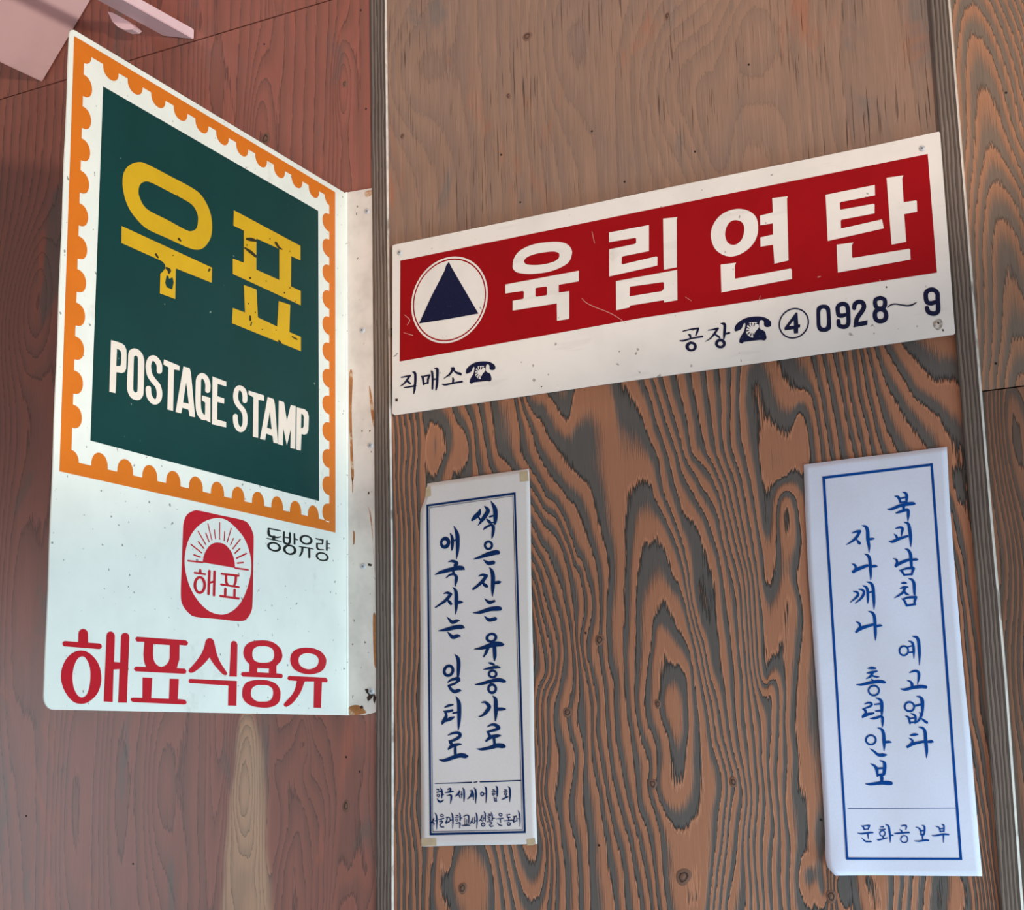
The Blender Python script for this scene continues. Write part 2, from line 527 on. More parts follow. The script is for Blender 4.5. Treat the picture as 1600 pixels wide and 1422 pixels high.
# ring lines of the bold-grained plywood sheet (level, path)
GRAIN = [
    (5.0, 'A 985,1320 950,1360 925,1410 B 930,60 920,190 975,340 1000,500 1020,600 1050,632 1070,560 1085,430 1100,200 1095,50 A 1092,1390 1045,1335'),
    (5.62, 'B 960,90 1000,60 1030,120 1010,200 1020,300 1035,330'), (5.85, 'B 1005,180'), (5.3, 'B 1045,450 1060,40'),
    (4.0, 'A 925,895 915,1000 885,1100 870,1200 845,1330 835,1410 B 825,130 850,280 890,370 908,450 903,560 897,670 940,780 985,860 1040,925 1110,870 1165,810 1172,680 1172,560 1175,430 1165,300 1150,100 1135,10 A 1120,1290 1090,1190 1060,1120 1020,1060 985,980 955,915'),
    (4.75, 'A 910,1100 890,1300 985,1190 B 960,700 1045,700 1110,600 1040,720'), (4.3, 'B 1050,850 1120,760 A 960,1050'),
    (3.0, 'A 910,505 825,545 815,580 795,690 780,850 775,1000 770,1200 765,1410 B 770,200 800,340 840,450 858,540 850,640 880,780 912,900 930,1050 945,1250 965,1400'),
    (3.0, 'A 920,560 960,620 990,700 1010,770 1060,850 1085,940 1105,1040 1130,1140 1160,1290 1185,1410 B 1195,30 1215,150 1240,300 1280,480 1308,600 1305,720 1285,850 1275,1000 1265,1100 1245,1250 1240,1400'),
    (3.75, 'A 920,840 840,1050 B 1050,1000 1080,1060 1150,980 1200,800 1010,960'), (3.3, 'A 880,650 870,750'),
    (2.0, 'A 770,185 740,240 715,400 705,700 700,900 705,1000 700,1410 B 710,130 735,300 750,450 770,600 790,780 840,920 870,1060 890,1200 915,1400'),
    (2.0, 'A 820,170 860,172 885,250 930,340 970,430 1010,510 1045,600 1078,720 1095,850 1112,960 1140,1060 1170,1170 1195,1290 1215,1410 B 1250,150 1270,330 1325,500 1345,720 1330,850 1320,1000 1290,1150 1275,1300 1260,1400'),
    (2.7, 'A 850,400 780,600 860,480'), (2.25, 'A 820,260'),
    (1.0, 'E 85,1060 130,1160 210,1280 260,1350 300,1415 A 340,60 400,110 480,195 520,290 545,420 575,550 600,660 605,740 592,900 582,1060 598,1200 600,1290 625,1400 B 640,0 635,130 645,350 680,530 710,680 745,830 790,980 815,1120 850,1300 860,1400'),
    (1.0, 'E 700,985 750,1060 800,1160 840,1260 880,1360 A 905,0 925,130 950,250 1005,390 1050,520 1085,650 1105,800 1125,920 1155,1060 1190,1150 1215,1290 1240,1400 B 1290,150 1320,330 1360,500 1385,580 1370,760 1355,900 1340,1050 1320,1250 1310,1400'),
    (1.7, 'A 640,40 720,100 800,60 640,200 660,400 670,600 E 580,1200 620,1300 640,1400'), (1.3, 'A 430,40 500,60 560,300'),
    (1.25, 'E 480,1300 470,1400 340,1330 420,1290 200,1130'), (1.75, 'E 430,1120 340,1260 400,1060 270,1160 320,1240'),
    (2.0, 'E 235,1060 300,1160 340,1200 375,1110 385,1050'), (2.4, 'E 320,1060'), (1.8, 'E 600,1100 610,1150'), (1.2, 'E 650,1010 690,1150'),
    (0.0, 'E 55,1080 100,1200 130,1300 160,1410 A 215,80 275,170 345,262 395,310 440,420 490,570 525,700 548,880 553,1040 545,1280 570,1400 B 585,150 600,350 615,500 640,680 680,830 720,950 750,1100 785,1280 800,1400'),
    (0.0, 'E 830,970 870,1080 900,1200 930,1300 A 970,0 1000,130 1040,260 1065,350 1110,390 1160,470 1200,570 1225,660 1260,780 1270,900 1280,1050 1300,1200 1320,1410 B 1340,150 1360,330 1390,480 1425,590 1440,700 1425,850 1410,1000 1400,1100 1360,1300 1340,1400'),
    (-1.0, 'E 20,1080 45,1250 A 60,0 130,110 210,260 300,360 350,480 400,640 460,760 497,900 495,1000 470,1120 468,1260 500,1400 B 525,150 520,300 555,520 590,700 620,850 650,980 690,1150 700,1280 710,1400'),
    (-1.0, 'E 885,960 930,1100 960,1200 1000,1320 A 1035,0 1060,100 1130,230 1160,300 1215,390 1250,500 1290,620 1310,760 1330,900 1350,1050 1370,1200 1385,1410 B 1395,200 1420,400 1450,560 1470,720 1455,900 1445,1050 1455,1200 1460,1400'),
    (-2.0, 'A 110,190 200,340 280,400 330,520 370,620 420,720 448,880 450,1020 425,1150 440,1280 470,1400 B 495,150 500,300 510,560 545,700 560,850 590,1000 600,1150 625,1250 640,1400'),
    (-2.0, 'E 940,950 985,1100 1030,1250 A 1075,0 1130,90 1180,200 1250,310 1290,400 1310,520 1340,640 1370,760 1400,900 1410,1050 1420,1200 1440,1400 B 1450,200 1475,400 1490,600 1500,760 1480,950 1485,1150 1500,1400'),
    (-3.0, 'A 118,300 180,400 260,500 310,580 340,690 370,850 385,1000 400,1200 415,1400 B 415,120 400,230 430,320 445,450 440,600 440,760 465,900 475,1100 490,1400'),
    (-3.0, 'E 1030,940 1060,1080 1100,1250 A 1130,0 1210,80 1250,140 1300,270 1330,420 1360,560 1400,700 1430,850 1440,1000 1450,1150 1470,1400 B 1500,200 1520,400 1540,650 1530,850 1520,1050 1530,1250 1550,1400'),
    (-4.0, 'A 118,420 180,560 250,700 300,800 330,920 360,1050 380,1250 385,1400 B 365,100 350,300 390,430 385,560 355,720 365,900 390,980 410,1100 415,1400'),
    (-4.0, 'E 1120,920 1150,1080 1190,1300 A 1215,0 1280,120 1330,280 1370,430 1400,560 1440,720 1460,900 1475,1100 1500,1400 B 1540,200 1560,450 1580,700 1570,950 1565,1100 1580,1400'),
    (-5.0, 'A 120,540 180,650 230,780 270,930 310,1100 320,1250 300,1400 B 275,100 265,300 295,420 290,650 265,750 300,900 305,1000 325,1100 335,1300 330,1400'),
    (-5.0, 'E 1210,900 1230,1100 1260,1300 A 1280,0 1340,150 1375,300 1410,450 1440,600 1475,750 1490,900 1500,1100 1530,1400 D 10,20 20,300 10,600 40,900 30,1400'),
    (-6.0, 'A 122,650 170,750 205,900 240,1020 285,1180 270,1400 B 240,20 215,500 200,700 260,1000 270,1300'),
    (-6.0, 'E 1290,890 1310,1100 A 1330,0 1390,170 1420,320 1450,480 1480,650 1510,800 1520,1000 1560,1400 D 60,20 70,300 65,700 80,1000 90,1400'),
    (-7.0, 'A 128,760 165,900 190,1020 230,1180 240,1400 B 205,20 190,500 175,650 235,1000 235,1300'),
    (-7.0, 'E 1370,880 1375,1400 A 1440,180 1470,340 1500,500 1530,700 1550,900 1590,1400 D 110,20 105,250 120,500 110,800 140,1100 140,1400 C 110,300 130,500 140,900 110,1200'),
    (-8.0, 'A 132,900 165,1050 190,1200 200,1400 B 165,30 170,500 160,700 215,1000 185,1300'),
    (-8.0, 'E 1430,870 1450,1400 A 1490,170 1520,340 1550,520 1575,760 C 190,400 180,800 200,1200 D 180,20 175,250 190,500 180,640 240,760 250,900 270,1100 300,1300'),
    (-9.0, 'E 1500,1000 1550,1200 A 1590,420 H 130,1300 200,1140 240,1250 265,1410 C 100,150 150,100'), (-9.35, 'H 190,1380 190,1250 C 60,100'), (-8.3, 'H 190,1080 150,1100'),
    (-8.0, 'H 80,900 130,960 215,1010 270,1050 310,1250 330,1410'), (-7.0, 'H 260,760 300,950 350,1200 390,1410'), (-6.0, 'H 330,770 380,1000 430,1250 450,1410'),
    (-5.0, 'H 400,770 450,1000 500,1250 540,1410'), (-4.0, 'H 460,770 500,1000 550,1250 590,1410'), (-3.0, 'H 520,750 560,1000 620,1250 650,1410'),
    (-2.0, 'H 570,750 610,1000 670,1250 720,1410'), (-1.0, 'H 610,740 650,900 690,1080 750,1280 810,1410 C 1180,700 1215,950 1235,1200 1260,1400 D 1275,230 1330,450 1350,650 1380,850 1400,1100 1440,1400'),
    (0.0, 'H 660,735 710,900 770,1040 850,1170 930,1290 1000,1390 C 1145,330 1190,560 1230,800 1260,1000 1290,1200 1310,1400 D 1330,200 1370,400 1400,650'),
    (1.0, 'H 730,740 790,850 850,950 920,1060 1000,1120 1090,1210 1150,1330 1200,1410 C 1240,200 1270,400 1300,700'),
    (2.0, 'H 830,720 905,790 980,890 1050,970 1110,935 1190,965'), (2.5, 'H 1080,780 1150,800'), (1.7, 'H 1100,1060 1150,1120 950,960'), (1.2, 'C 1170,170 1190,260'),
    # narrow strip between the batten and the left-hand notice, and round that notice
    (-7.0, 'F 1000,1200 1010,1400 G 1000,100 1010,400 1020,700 I 1000,100 1010,500 1000,800 1040,1100 1030,1400'),
    (-8.0, 'F 960,1200 980,1400 G 965,100 980,400 985,700 985,1000 980,1300 I 970,200 975,500 965,800 990,1100 1000,1400'),
    (-9.0, 'F 925,1200 945,1400 G 930,100 945,400 955,700 955,1000 950,1300 I 940,200 950,350 945,600 930,800 950,1000 950,1400'),
    (-10.0, 'F 890,1200 905,1400 G 895,100 915,400 920,700 925,1000 920,1300 I 905,200 915,350 910,500 920,700 915,1000 915,1400'),
    (-11.0, 'F 865,1250 G 870,100 885,400 890,700 890,1000 885,1300 I 880,200 885,500 890,600 870,800 880,1100 880,1400'),
    (-6.0, 'F 1055,1300 1080,1220 1120,1230 1160,1330 1185,1400 G 1050,50 1100,150 I 1110,1060 1090,1200 1085,1400'),
    (-6.5, 'F 1120,1300 1110,1400'), (-5.8, 'F 1200,1250 1180,1200 1050,1180'), (-5.3, 'F 1290,1350 1260,1330 G 1200,60'),
    (-5.0, 'F 1240,1200 1300,1260 1330,1400 G 1300,60'), (-4.0, 'F 1330,1180 1370,1400'), (-3.0, 'F 1400,1160 1440,1400'), (-2.0, 'F 1470,1150 1510,1400'), (-1.5, 'F 1540,1140'),
    (-5.0, 'I 1150,1100 1160,1340 1200,1360'), (-4.3, 'I 1250,1200 1290,1300 1350,1350'), (-4.6, 'I 1450,1200'), (-5.4, 'I 1200,1100 1140,1400'),
    (-6.0, 'D 850,1220 830,1400'), (-7.0, 'D 900,1230 890,1400'), (-5.0, 'D 790,1230 780,1400'), (-4.2, 'D 690,1240 720,1350'), (-4.0, 'D 600,1230 660,1330 690,1410'),
    (-4.7, 'D 480,1250 560,1350'), (-5.0, 'D 420,1260 520,1270 540,1400'), (-8.0, 'D 990,1230 970,1400'), (-9.0, 'D 1080,1230 1060,1400'), (-8.3, 'D 1150,1240 1140,1400'), (-7.2, 'D 1270,1230 1290,1400'), (-9.0, 'D 340,1000 260,1200 350,1290'),
]
field_bold = rbf(GRAIN)


def bumps(lst):
    """sum of elongated hills: (px, py, half width m, half height m, amount)"""
    L = []
    for px, py, sx, sz, a in lst:
        X = on_wall(px, py)
        L.append((X[0], X[2], sx, sz, a))
    def f(x, z):
        o = np.zeros(len(x))
        for cx, cz, sx, sz, a in L:
            o += a * np.exp(-((x - cx) / sx) ** 2 - ((z - cz) / sz) ** 2)
        return o
    return f


def wavy(x, z, seed, ax=1.0):
    r = np.random.RandomState(seed)
    o = np.zeros(len(x))
    for k in range(10):
        fx, fz = r.uniform(3, 16), r.uniform(0.6, 4.0)
        o += np.sin(x * fx + z * fz * r.choice([-1, 1]) + r.uniform(0, 6)) * ax / (fx / 5)
    return o


hl = bumps([(461, 1330, 0.035, 0.34, 7.5), (385, 1300, 0.022, 0.16, 6), (540, 1200, 0.03, 0.15, 3.0), (250, 1230, 0.03, 0.12, 3), (535, 130, 0.014, 0.06, 4),
            (405, 215, 0.02, 0.1, 4), (330, 120, 0.03, 0.2, 3), (30, 500, 0.06, 0.12, 4), (60, 450, 0.03, 0.1, 3), (180, 1230, 0.03, 0.25, 3), (535, 300, 0.02, 0.12, 3),
            (20, 950, 0.05, 0.3, 4), (110, 1250, .03, .2, 3)])
LOWLEFT = [
    (5.0, 'Q 140,345 115,450 130,540 155,450'), (5.7, 'Q 137,440'),
    (4.0, 'Q 150,185 105,330 95,480 130,640 167,520 167,300'),
    (3.0, 'Q 150,115 95,300 85,460 95,620 145,745 181,520 180,250'),
    (2.0, 'Q 150,72 80,320 65,480 80,700 140,860 110,1030 195,700 195,300 195,1000'),
    (1.0, 'Q 95,100 60,500 45,750 40,950 207,300 207,600 212,1000'), (0.0, 'Q 70,300 35,700 25,950 220,300 222,700 230,1000'),
    (-1.0, 'Q 20,700 5,980 232,300 238,700 250,1000'), (-1.6, 'Q 265,500 262,800 300,500 270,150'), (-2.0, 'Q 285,90 305,215 340,160 395,80'), (-2.6, 'Q 340,80'),
    (-1.0, 'Q 300,300 330,330 390,210 430,90'), (-0.5, 'Q 330,420 400,330 450,200'),
    (0.0, 'Q 395,525 370,600 360,680 310,850 295,1030 430,560 438,650 460,760 466,900 462,1030'), (1.0, 'Q 385,680 365,740 345,900 330,1030 410,720 412,850 437,960 440,1030'), (1.8, 'Q 385,960 385,820'), (0.5, 'Q 400,610'),
    (-1.0, 'Q 430,420 480,560 505,700 500,900 500,1030'), (-2.0, 'Q 450,330 500,430 530,560 530,800 525,1030'), (-3.0, 'Q 470,180 520,300 548,450 555,700 550,1000'),
    (-4.0, 'Q 470,80 510,100 540,150 555,300 572,420 575,700 565,950'), (-5.0, 'Q 660,400 668,300 660,210 740,175 625,560 620,700 595,800 570,1000'), (-4.5, 'Q 610,250 610,500'), (-5.3, 'Q 700,730 660,850 740,860 720,560'),
    (-6.0, 'Q 680,880 640,930 600,1020 720,920 725,1030'), (-6.5, 'Q 670,1000'), (-5.0, 'Q 580,130 620,155 660,120'), (-6.0, 'Q 760,300 765,600 775,900'), (-7.0, 'Q 785,200 785,600 790,1000'),
]
low_left = rbf(LOWLEFT)
_qx, _qz = on_wall(336, 1300)[0], on_wall(420, 1085)[2]


def h_left(x, z):
    o = x * 55 + hl(x, z) + wavy(x, z, 3, 0.45)
    sel = (x > _qx - 0.03) & (z < _qz + 0.03) & (z > -0.30)
    if sel.any():
        xs, zs = x[sel], z[sel]
        w = np.clip((xs - _qx + 0.02) / 0.03, 0, 1) * np.clip((_qz + 0.03 - zs) / 0.03, 0, 1) * np.clip((zs + 0.30) / 0.06, 0, 1)
        off = float(_qx * 55)
        o[sel] = o[sel] * (1 - w) + (low_left(xs, zs) + off) * w
    return o



_sl = np.array([on_wall(*q)[[0, 2]] for q in ((344, 1500), (348, 1395), (355, 1286), (366, 1200), (374, 1125), (384, 1100))])
_sr = np.array([on_wall(*q)[[0, 2]] for q in ((432, 1500), (425, 1422), (416, 1317), (413, 1193), (399, 1131), (388, 1100))])


def strip_tint(x, z):
    e = lambda v, s: 1 / (1 + np.exp(-np.clip(v / s, -40, 40)))
    l, r = np.interp(z, _sl[:, 1], _sl[:, 0]), np.interp(z, _sr[:, 1], _sr[:, 0])
    return 0.85 * e(x - l + 0.001 * np.sin(z * 90), 0.0010) * e(r - x + 0.001 * np.sin(z * 70), 0.0022) * e(_sl[-1, 1] - z, 0.004)


hc = bumps([(880, 60, 0.05, 0.12, 3), (1060, 130, 0.05, 0.1, 4), (1170, 60, 0.04, 0.09, 4), (640, 110, 0.06, 0.1, 3), (1320, 120, .05, .2, 3), (1120, 230, .03, .1, 3)])
h_up = lambda x, z: x * 40 + hc(x, z) + wavy(x, z, 8, 0.6)


def h_right(x, z):
    A = on_wall(1517, 20)
    u = (x - (A[0] + 0.050 * (A[2] - z))) / 0.012
    d = np.where(u > 0, 0.034 * (np.sqrt(u * u + 0.5) - 0.7) ** 1.35 * 1.3, 0.060 * (np.sqrt(u * u + 0.4) - 0.63) ** 1.2)
    return -((A[2] - z) - d) / 0.052 + wavy(x, z, 5, 0.14) + 0.25 * np.sin(z * 31 + 1)


def h_right_low(x, z):
    return x * 75 + wavy(x, z, 12, 1.0) + bumps([(1590, 760, .02, .12, 3), (1585, 900, .02, .1, -3), (1575, 640, .015, .08, 2), (1600, 1000, 0.02, .1, 3)])(x, z)


BX = {}
for k, pts in {'l0': [(579.5, 0), (583.7, 356), (587, 711), (590, 1067), (589.3, 1422)],
               'l1': [(604.5, 0), (608, 356), (612.5, 711), (615.5, 1067), (615.5, 1422)],
               'r0': [(1453.7, 0), (1479.5, 356), (1510, 711), (1539, 1067), (1566, 1422)],
               'r1': [(1485, 0), (1514, 356), (1542.5, 711), (1574, 1067), (1600, 1422)]}.items():
    w = np.array([on_wall(*p)[[0, 2]] for p in pts])[::-1]
    BX[k] = w
bx = lambda k, z: np.interp(z, BX[k][:, 1], BX[k][:, 0])

m_bold = wood('bold_grain_plywood', srgb(174, 117, 88), srgb(99, 91, 86), jag=0.22, band=(0.28, 0.66), groove=0.60, contrast=1.08, blotch=0.07, seed=1, bump=0.9, fibre=0.12, wob=0.12, rim=0.28)
m_left = wood('red_stained_plywood', srgb(156, 91, 74), srgb(128, 80, 66), coat=1.0, jag=0.25, band=(0.1, 0.7), groove=0.44, contrast=0.6, blotch=0.6, seed=11, bump=0.55, fibre=0.13, wob=0.3,
              tint=(srgb(204, 158, 122), srgb(166, 134, 106)), patch=(srgb(104, 88, 80), srgb(168, 92, 68)), rim=0.08)
m_up = wood('faded_brown_plywood', srgb(156, 122, 102), srgb(132, 108, 96), jag=0.3, band=(0.1, 0.8), groove=0.10, contrast=0.4, blotch=0.8, seed=21, bump=0.6, fibre=0.20,
            patch=(srgb(118, 106, 100), srgb(166, 108, 82)), checks=0.7)
m_rup = wood('orange_grey_plywood', srgb(174, 122, 92), srgb(120, 106, 94), jag=0.36, band=(0.30, 0.85), groove=0.36, contrast=0.8, blotch=0.35, seed=31, bump=0.7, fibre=0.18, wob=0.2, rim=0.12)
m_rlow = wood('brown_grey_plywood', srgb(140, 98, 76), srgb(92, 80, 72), jag=0.24, band=(0.25, 0.75), groove=0.42, contrast=0.9, blotch=0.4, seed=41, bump=0.6, fibre=0.16, wob=0.2, rim=0.12)
m_trim = wood('grey_batten_wood', srgb(132, 115, 103), srgb(86, 76, 70), jag=0.25, band=(0.25, 0.6), groove=0.35, contrast=0.8, blotch=0.6, seed=51, bump=0.6, fibre=0.22, wob=0.5)
m_edge = paint_mat('pale_batten_edge', srgb(225, 212, 200), (0.12, 60), 0.6, streak=(srgb(120, 100, 88), (40, 40, 18), 0.6, 0.7))
m_dark = paint_mat('dark_gap', srgb(40, 32, 28), (0.05, 60), 0.9)

xl, xr = -1.040, -0.309
zsl, zsm, zsr = 1.0184, 0.535, 0.3558
gridpanel('wall_left', -2.6, xl, -1.40, zsl - 0.0012, m_left, h_left, strip_tint)
gridpanel('wall_left_upper', -2.6, xl, zsl + 0.0006, 1.55, m_left, lambda x, z: h_left(x + 0.11, z * 0.8), lambda x, z: np.zeros(len(x)))
gridpanel('wall_centre_upper', xl + 0.0015, xr - 0.0015, zsm + 0.001, 1.55, m_up, h_up, step=0.005)
gridpanel('wall_centre', xl + 0.0015, xr - 0.0015, -1.40, zsm - 0.001, m_bold, field_bold, step=0.003)
gridpanel('wall_right_upper', xr, 0.9, zsr + 0.0008, 1.55, m_rup, h_right)
gridpanel('wall_right', xr, 0.9, -1.40, zsr - 0.0008, m_rlow, h_right_low)


def box_mesh(x0, x1, y0, y1, z0, z1):
    v = [(x, y, z) for x in (x0, x1) for y in (y0, y1) for z in (z0, z1)]
    f = [[0, 1, 3, 2], [4, 6, 7, 5], [0, 4, 5, 1], [2, 3, 7, 6], [0, 2, 6, 4], [1, 5, 7, 3]]
    return v, f


structure(mesh_obj('wall_back', *box_mesh(-2.6, 0.9, 0.0125, 0.03, -1.40, 1.55), m_dark))
m_floor = paint_mat('grey_concrete', srgb(150, 146, 140), (0.12, 3), 0.85, speck=(srgb(110, 106, 100), 60, 0.62, 0.5))
structure(mesh_obj('floor', *box_mesh(-2.6, 0.9, -2.6, 0.03, -1.46, -1.402), m_floor))


def batten(name, ka, kb, thick, edge_w):
    zs = np.linspace(-1.39, 1.54, 90)
    V, F = [], []
    prof = lambda a, b: [(a, 0.0005), (a, -thick), (a + 0.0012, -thick - 0.0006), (b - edge_w, -thick - 0.0006), (b, -thick + 0.0018), (b, 0.0005)]
    for z in zs:
        zc = min(max(z, BX[ka][0, 1]), BX[ka][-1, 1])
        for (x, y) in prof(float(bx(ka, zc)), float(bx(kb, zc))):
            V.append((x, y, z))
    n = 6
    for i in range(len(zs) - 1):
        for k in range(n):
            a, b = i * n + k, i * n + (k + 1) % n
            F.append([a, b, b + n, a + n])
    F.append(list(range(n - 1, -1, -1)))
    F.append([(len(zs) - 1) * n + k for k in range(n)])
    o = mesh_obj(name, V, F, m_trim)
    o.data.materials.append(m_edge)
    bm = bmesh.new()
    bm.from_mesh(o.data)
    bmesh.ops.recalc_face_normals(bm, faces=bm.faces[:])
    bm.to_mesh(o.data)
    bm.free()
    for p in o.data.polygons:
        ks = sorted(set(v % n for v in p.vertices))
        if ks == [3, 4] or ks == [4, 5]:
            p.material_index = 1
    a = o.data.attributes.new('h', 'FLOAT', 'POINT')
    VV = np.array(V)
    ph = np.array([0, 0, 0.1, 4.6, 5.2, 5.2])
    a.data.foreach_set('value', (ph[np.arange(len(VV)) % n] + 0.05 * np.sin(VV[:, 2] * 9)).astype(np.float32))
    return structure(o)


batten('trim_1', 'l0', 'l1', 0.0030, 0.0010)
batten('trim_2', 'r0', 'r1', 0.0050, 0.0014)

# ---- knots and nail heads of the boards
m_knot = NT('knot_wood')
_tc = m_knot.n('ShaderNodeTexCoord')
_at = m_knot.attr('r')
_r = m_knot.ramp(m_knot.math('FRACT', m_knot.math('ADD', m_knot.math('MULTIPLY', _at, 1.25), m_knot.math('MULTIPLY', m_knot.noise((300, 300, 300)), 0.5))), 0.55, 0.95)
m_knot = m_knot.done(m_knot.mix(_r, srgb(124, 90, 74), srgb(58, 42, 36)), 0.6)
m_nail = paint_mat('nail_hole', srgb(34, 26, 24), (0.05, 200), 0.7)


def knot(wall, px, py, rx, rz, mat=None, ring=True):
    c = on_wall(px, py)
    n, rings = 20, 5
    V, F, R = [], [], []
    for j in range(rings + 1):
        q = j / rings
        for k in range(n):
            a = 2 * math.pi * k / n
            w = 1 + 0.10 * math.sin(2 * a + px) + 0.06 * math.sin(3 * a + py)
            V.append((c[0] + rx * q * w * math.cos(a), -0.0012 * (1 - q ** 2) - 0.0002 + (0.0008 if j == 2 and ring else 0), c[2] + rz * q * w * math.sin(a)))
            R.append(q)
    for j in range(rings):
        for k in range(n):
            F.append([j * n + k, j * n + (k + 1) % n, (j + 1) * n + (k + 1) % n, (j + 1) * n + k])
    o = mesh_obj('knot', V, F, mat or m_knot, bpy.data.objects[wall], True)
    a = o.data.attributes.new('r', 'FLOAT', 'POINT')
    a.data.foreach_set('value', np.array(R, np.float32))
    return o


for px, py, rx, rz in ((937, 1000, .0055, .007), (887, 1113, .0055, .0065), (1028, 1100, .004, .005), (1020, 1225, .0048, .0062), (1146, 1222, .0042, .0062),
                       (1068, 1370, .009, .009), (723, 1388, .0055, .007), (1299, 1401, .0062, .0064)):
    knot('wall_centre', px, py, rx, rz)
for px, py, rx, rz in ((824, 57, .0062, .0062), (795, 150, .003, .004), (629, 213, .003, .004), (1043, 25, .003, .005)):
    knot('wall_centre_upper', px, py, rx, rz)
for px, py, rx, rz in ((539, 131, .0036, .0042), (415, 217, .0075, .009), (541, 1260, .0045, .008)):
    knot('wall_left', px, py, rx, rz)


def nail(wall, px, py, r=0.0013):
    c = on_wall(px, py)
    V = [(c[0] + r * math.cos(a), -0.0004, c[2] + r * math.sin(a)) for a in np.linspace(0, 2 * math.pi, 11)[:-1]]
    V += [(v[0], 0.0005, v[2]) for v in V]
    F = [list(range(10))[::-1]] + [[k, (k + 1) % 10, 10 + (k + 1) % 10, 10 + k] for k in range(10)]
    mesh_obj('nail_hole', V, F, m_nail, bpy.data.objects[wall])


for q in ((413, 69), (572, 170), (564, 16), (41, 1275), (208, 1350), (562, 1206), (541, 1183)):
    nail('wall_left', *q)
for q in ((783, 242), (925, 205), (1086, 237), (976, 284), (1170, 101), (813, 316)):
    nail('wall_centre_upper', *q)
for q in ((936, 1321), (1283, 1281), (915, 989)):
    nail('wall_centre', *q)
for q in ((1572, 145), (1556, 568)):
    nail('wall_right_upper', *q)


# ------------------------------------------------------------------ painted sheet-metal signs
CREAM = srgb(240, 241, 230)
m_white = paint_mat('white_enamel', CREAM, (0.035, 14), 0.42, speck=(srgb(90, 84, 78), 150, 0.72, 0.7), wear=(srgb(190, 176, 158), 9, 0.62, 0.35))
m_white2 = paint_mat('ivory_enamel', srgb(238, 228, 220), (0.04, 14), 0.42, speck=(srgb(96, 88, 84), 130, 0.735, 0.6), wear=(srgb(196, 184, 172), 11, 0.64, 0.35), streak=(srgb(176, 166, 156), (10, 10, 60), 0.62, 0.12))
m_flange = paint_mat('rusty_white_flange', srgb(226, 214, 204), (0.09, 20), 0.5, speck=(srgb(96, 70, 56), 110, 0.73, 0.8),
                     wear=(srgb(168, 138, 116), 14, 0.66, 0.55), streak=(srgb(176, 122, 78), (34, 34, 7), 0.70, 0.6))
m_orange = paint_mat('orange_enamel', srgb(222, 118, 30), (0.04, 16), 0.42, speck=(srgb(120, 60, 30), 60, 0.78, 0.6))
m_green = paint_mat('dark_green_enamel', srgb(8, 62, 60), (0.05, 12), 0.42, speck=(srgb(150, 170, 160), 120, 0.765, 0.6), spec=0.2)
m_yellow = paint_mat('mustard_yellow_enamel', srgb(216, 170, 30), (0.04, 20), 0.42)
m_chip = paint_mat('chipped_paint', srgb(44, 44, 28), (0.05, 40), 0.6)
m_cream = paint_mat('cream_lettering', srgb(240, 226, 210), (0.03, 30), 0.45)
m_red = paint_mat('red_enamel', srgb(156, 9, 17), (0.04, 16), 0.5, spec=0.15, wear=(srgb(208, 70, 66), 26, 0.74, 0.5))
m_red2 = paint_mat('crimson_enamel', srgb(200, 26, 42), (0.03, 20), 0.4, speck=(srgb(235, 190, 180), 90, 0.80, 0.8))
m_navy = paint_mat('navy_enamel', srgb(10, 17, 56), (0.03, 40), 0.4, speck=(srgb(70, 78, 110), 420, 0.70, 0.5))
m_black = paint_mat('black_lettering', srgb(20, 32, 30), (0.03, 60), 0.45)
m_screw = paint_mat('zinc_screw', srgb(196, 196, 198), (0.05, 300), 0.45, spec=0.5)
m_screw.node_tree.nodes['Principled BSDF'].inputs['Metallic'].default_value = 0.15
m_slot = paint_mat('screw_recess', srgb(84, 80, 80), (0.05, 100), 0.7)
m_rust = paint_mat('rust_stain', srgb(176, 112, 62), (0.15, 90), 0.7, wear=(srgb(206, 178, 150), 40, 0.52, 0.9))
m_dirt = paint_mat('dark_rust_hole', srgb(52, 34, 26), (0.1, 120), 0.8)

stamp = thing('projecting_sign', 'tall white metal sign with a green stamp in an orange scalloped border, edge-on to wall', 'sign', (XS, 0, 0.388))


def sgn(s, z, lift=0.0):
    p = BASE + OUT * s + NRM * lift
    return (p[0], p[1], z)


def px_sign(px, py, lift):
    s, z = on_sign(px, py)
    return sgn(s, z, lift)


def slab(name, outline, fn, thick, mat, parent):
    """outline: closed list of 2D points, fn(u, v, lift) -> world; a sheet of the given thickness"""
    n = len(outline)
    tr = [list(t) for t in tessellate_polygon([[Vector((p[0], p[1], 0)) for p in outline]])]
    V = [fn(p[0], p[1], 0.0) for p in outline] + [fn(p[0], p[1], -thick) for p in outline]
    F = tr + [[n + i for i in t][::-1] for t in tr] + [[i, (i + 1) % n, n + (i + 1) % n, n + i] for i in range(n)]
    o = mesh_obj(name, V, F, mat, parent)
    bm = bmesh.new()
    bm.from_mesh(o.data)
    bmesh.ops.recalc_face_normals(bm, faces=bm.faces[:])
    bm.to_mesh(o.data)
    bm.free()
    return o


def arc(cx, cy, r, a0, a1, n=7):
    return [(cx + r * math.cos(math.radians(a0 + (a1 - a0) * k / n)), cy + r * math.sin(math.radians(a0 + (a1 - a0) * k / n))) for k in range(n + 1)]


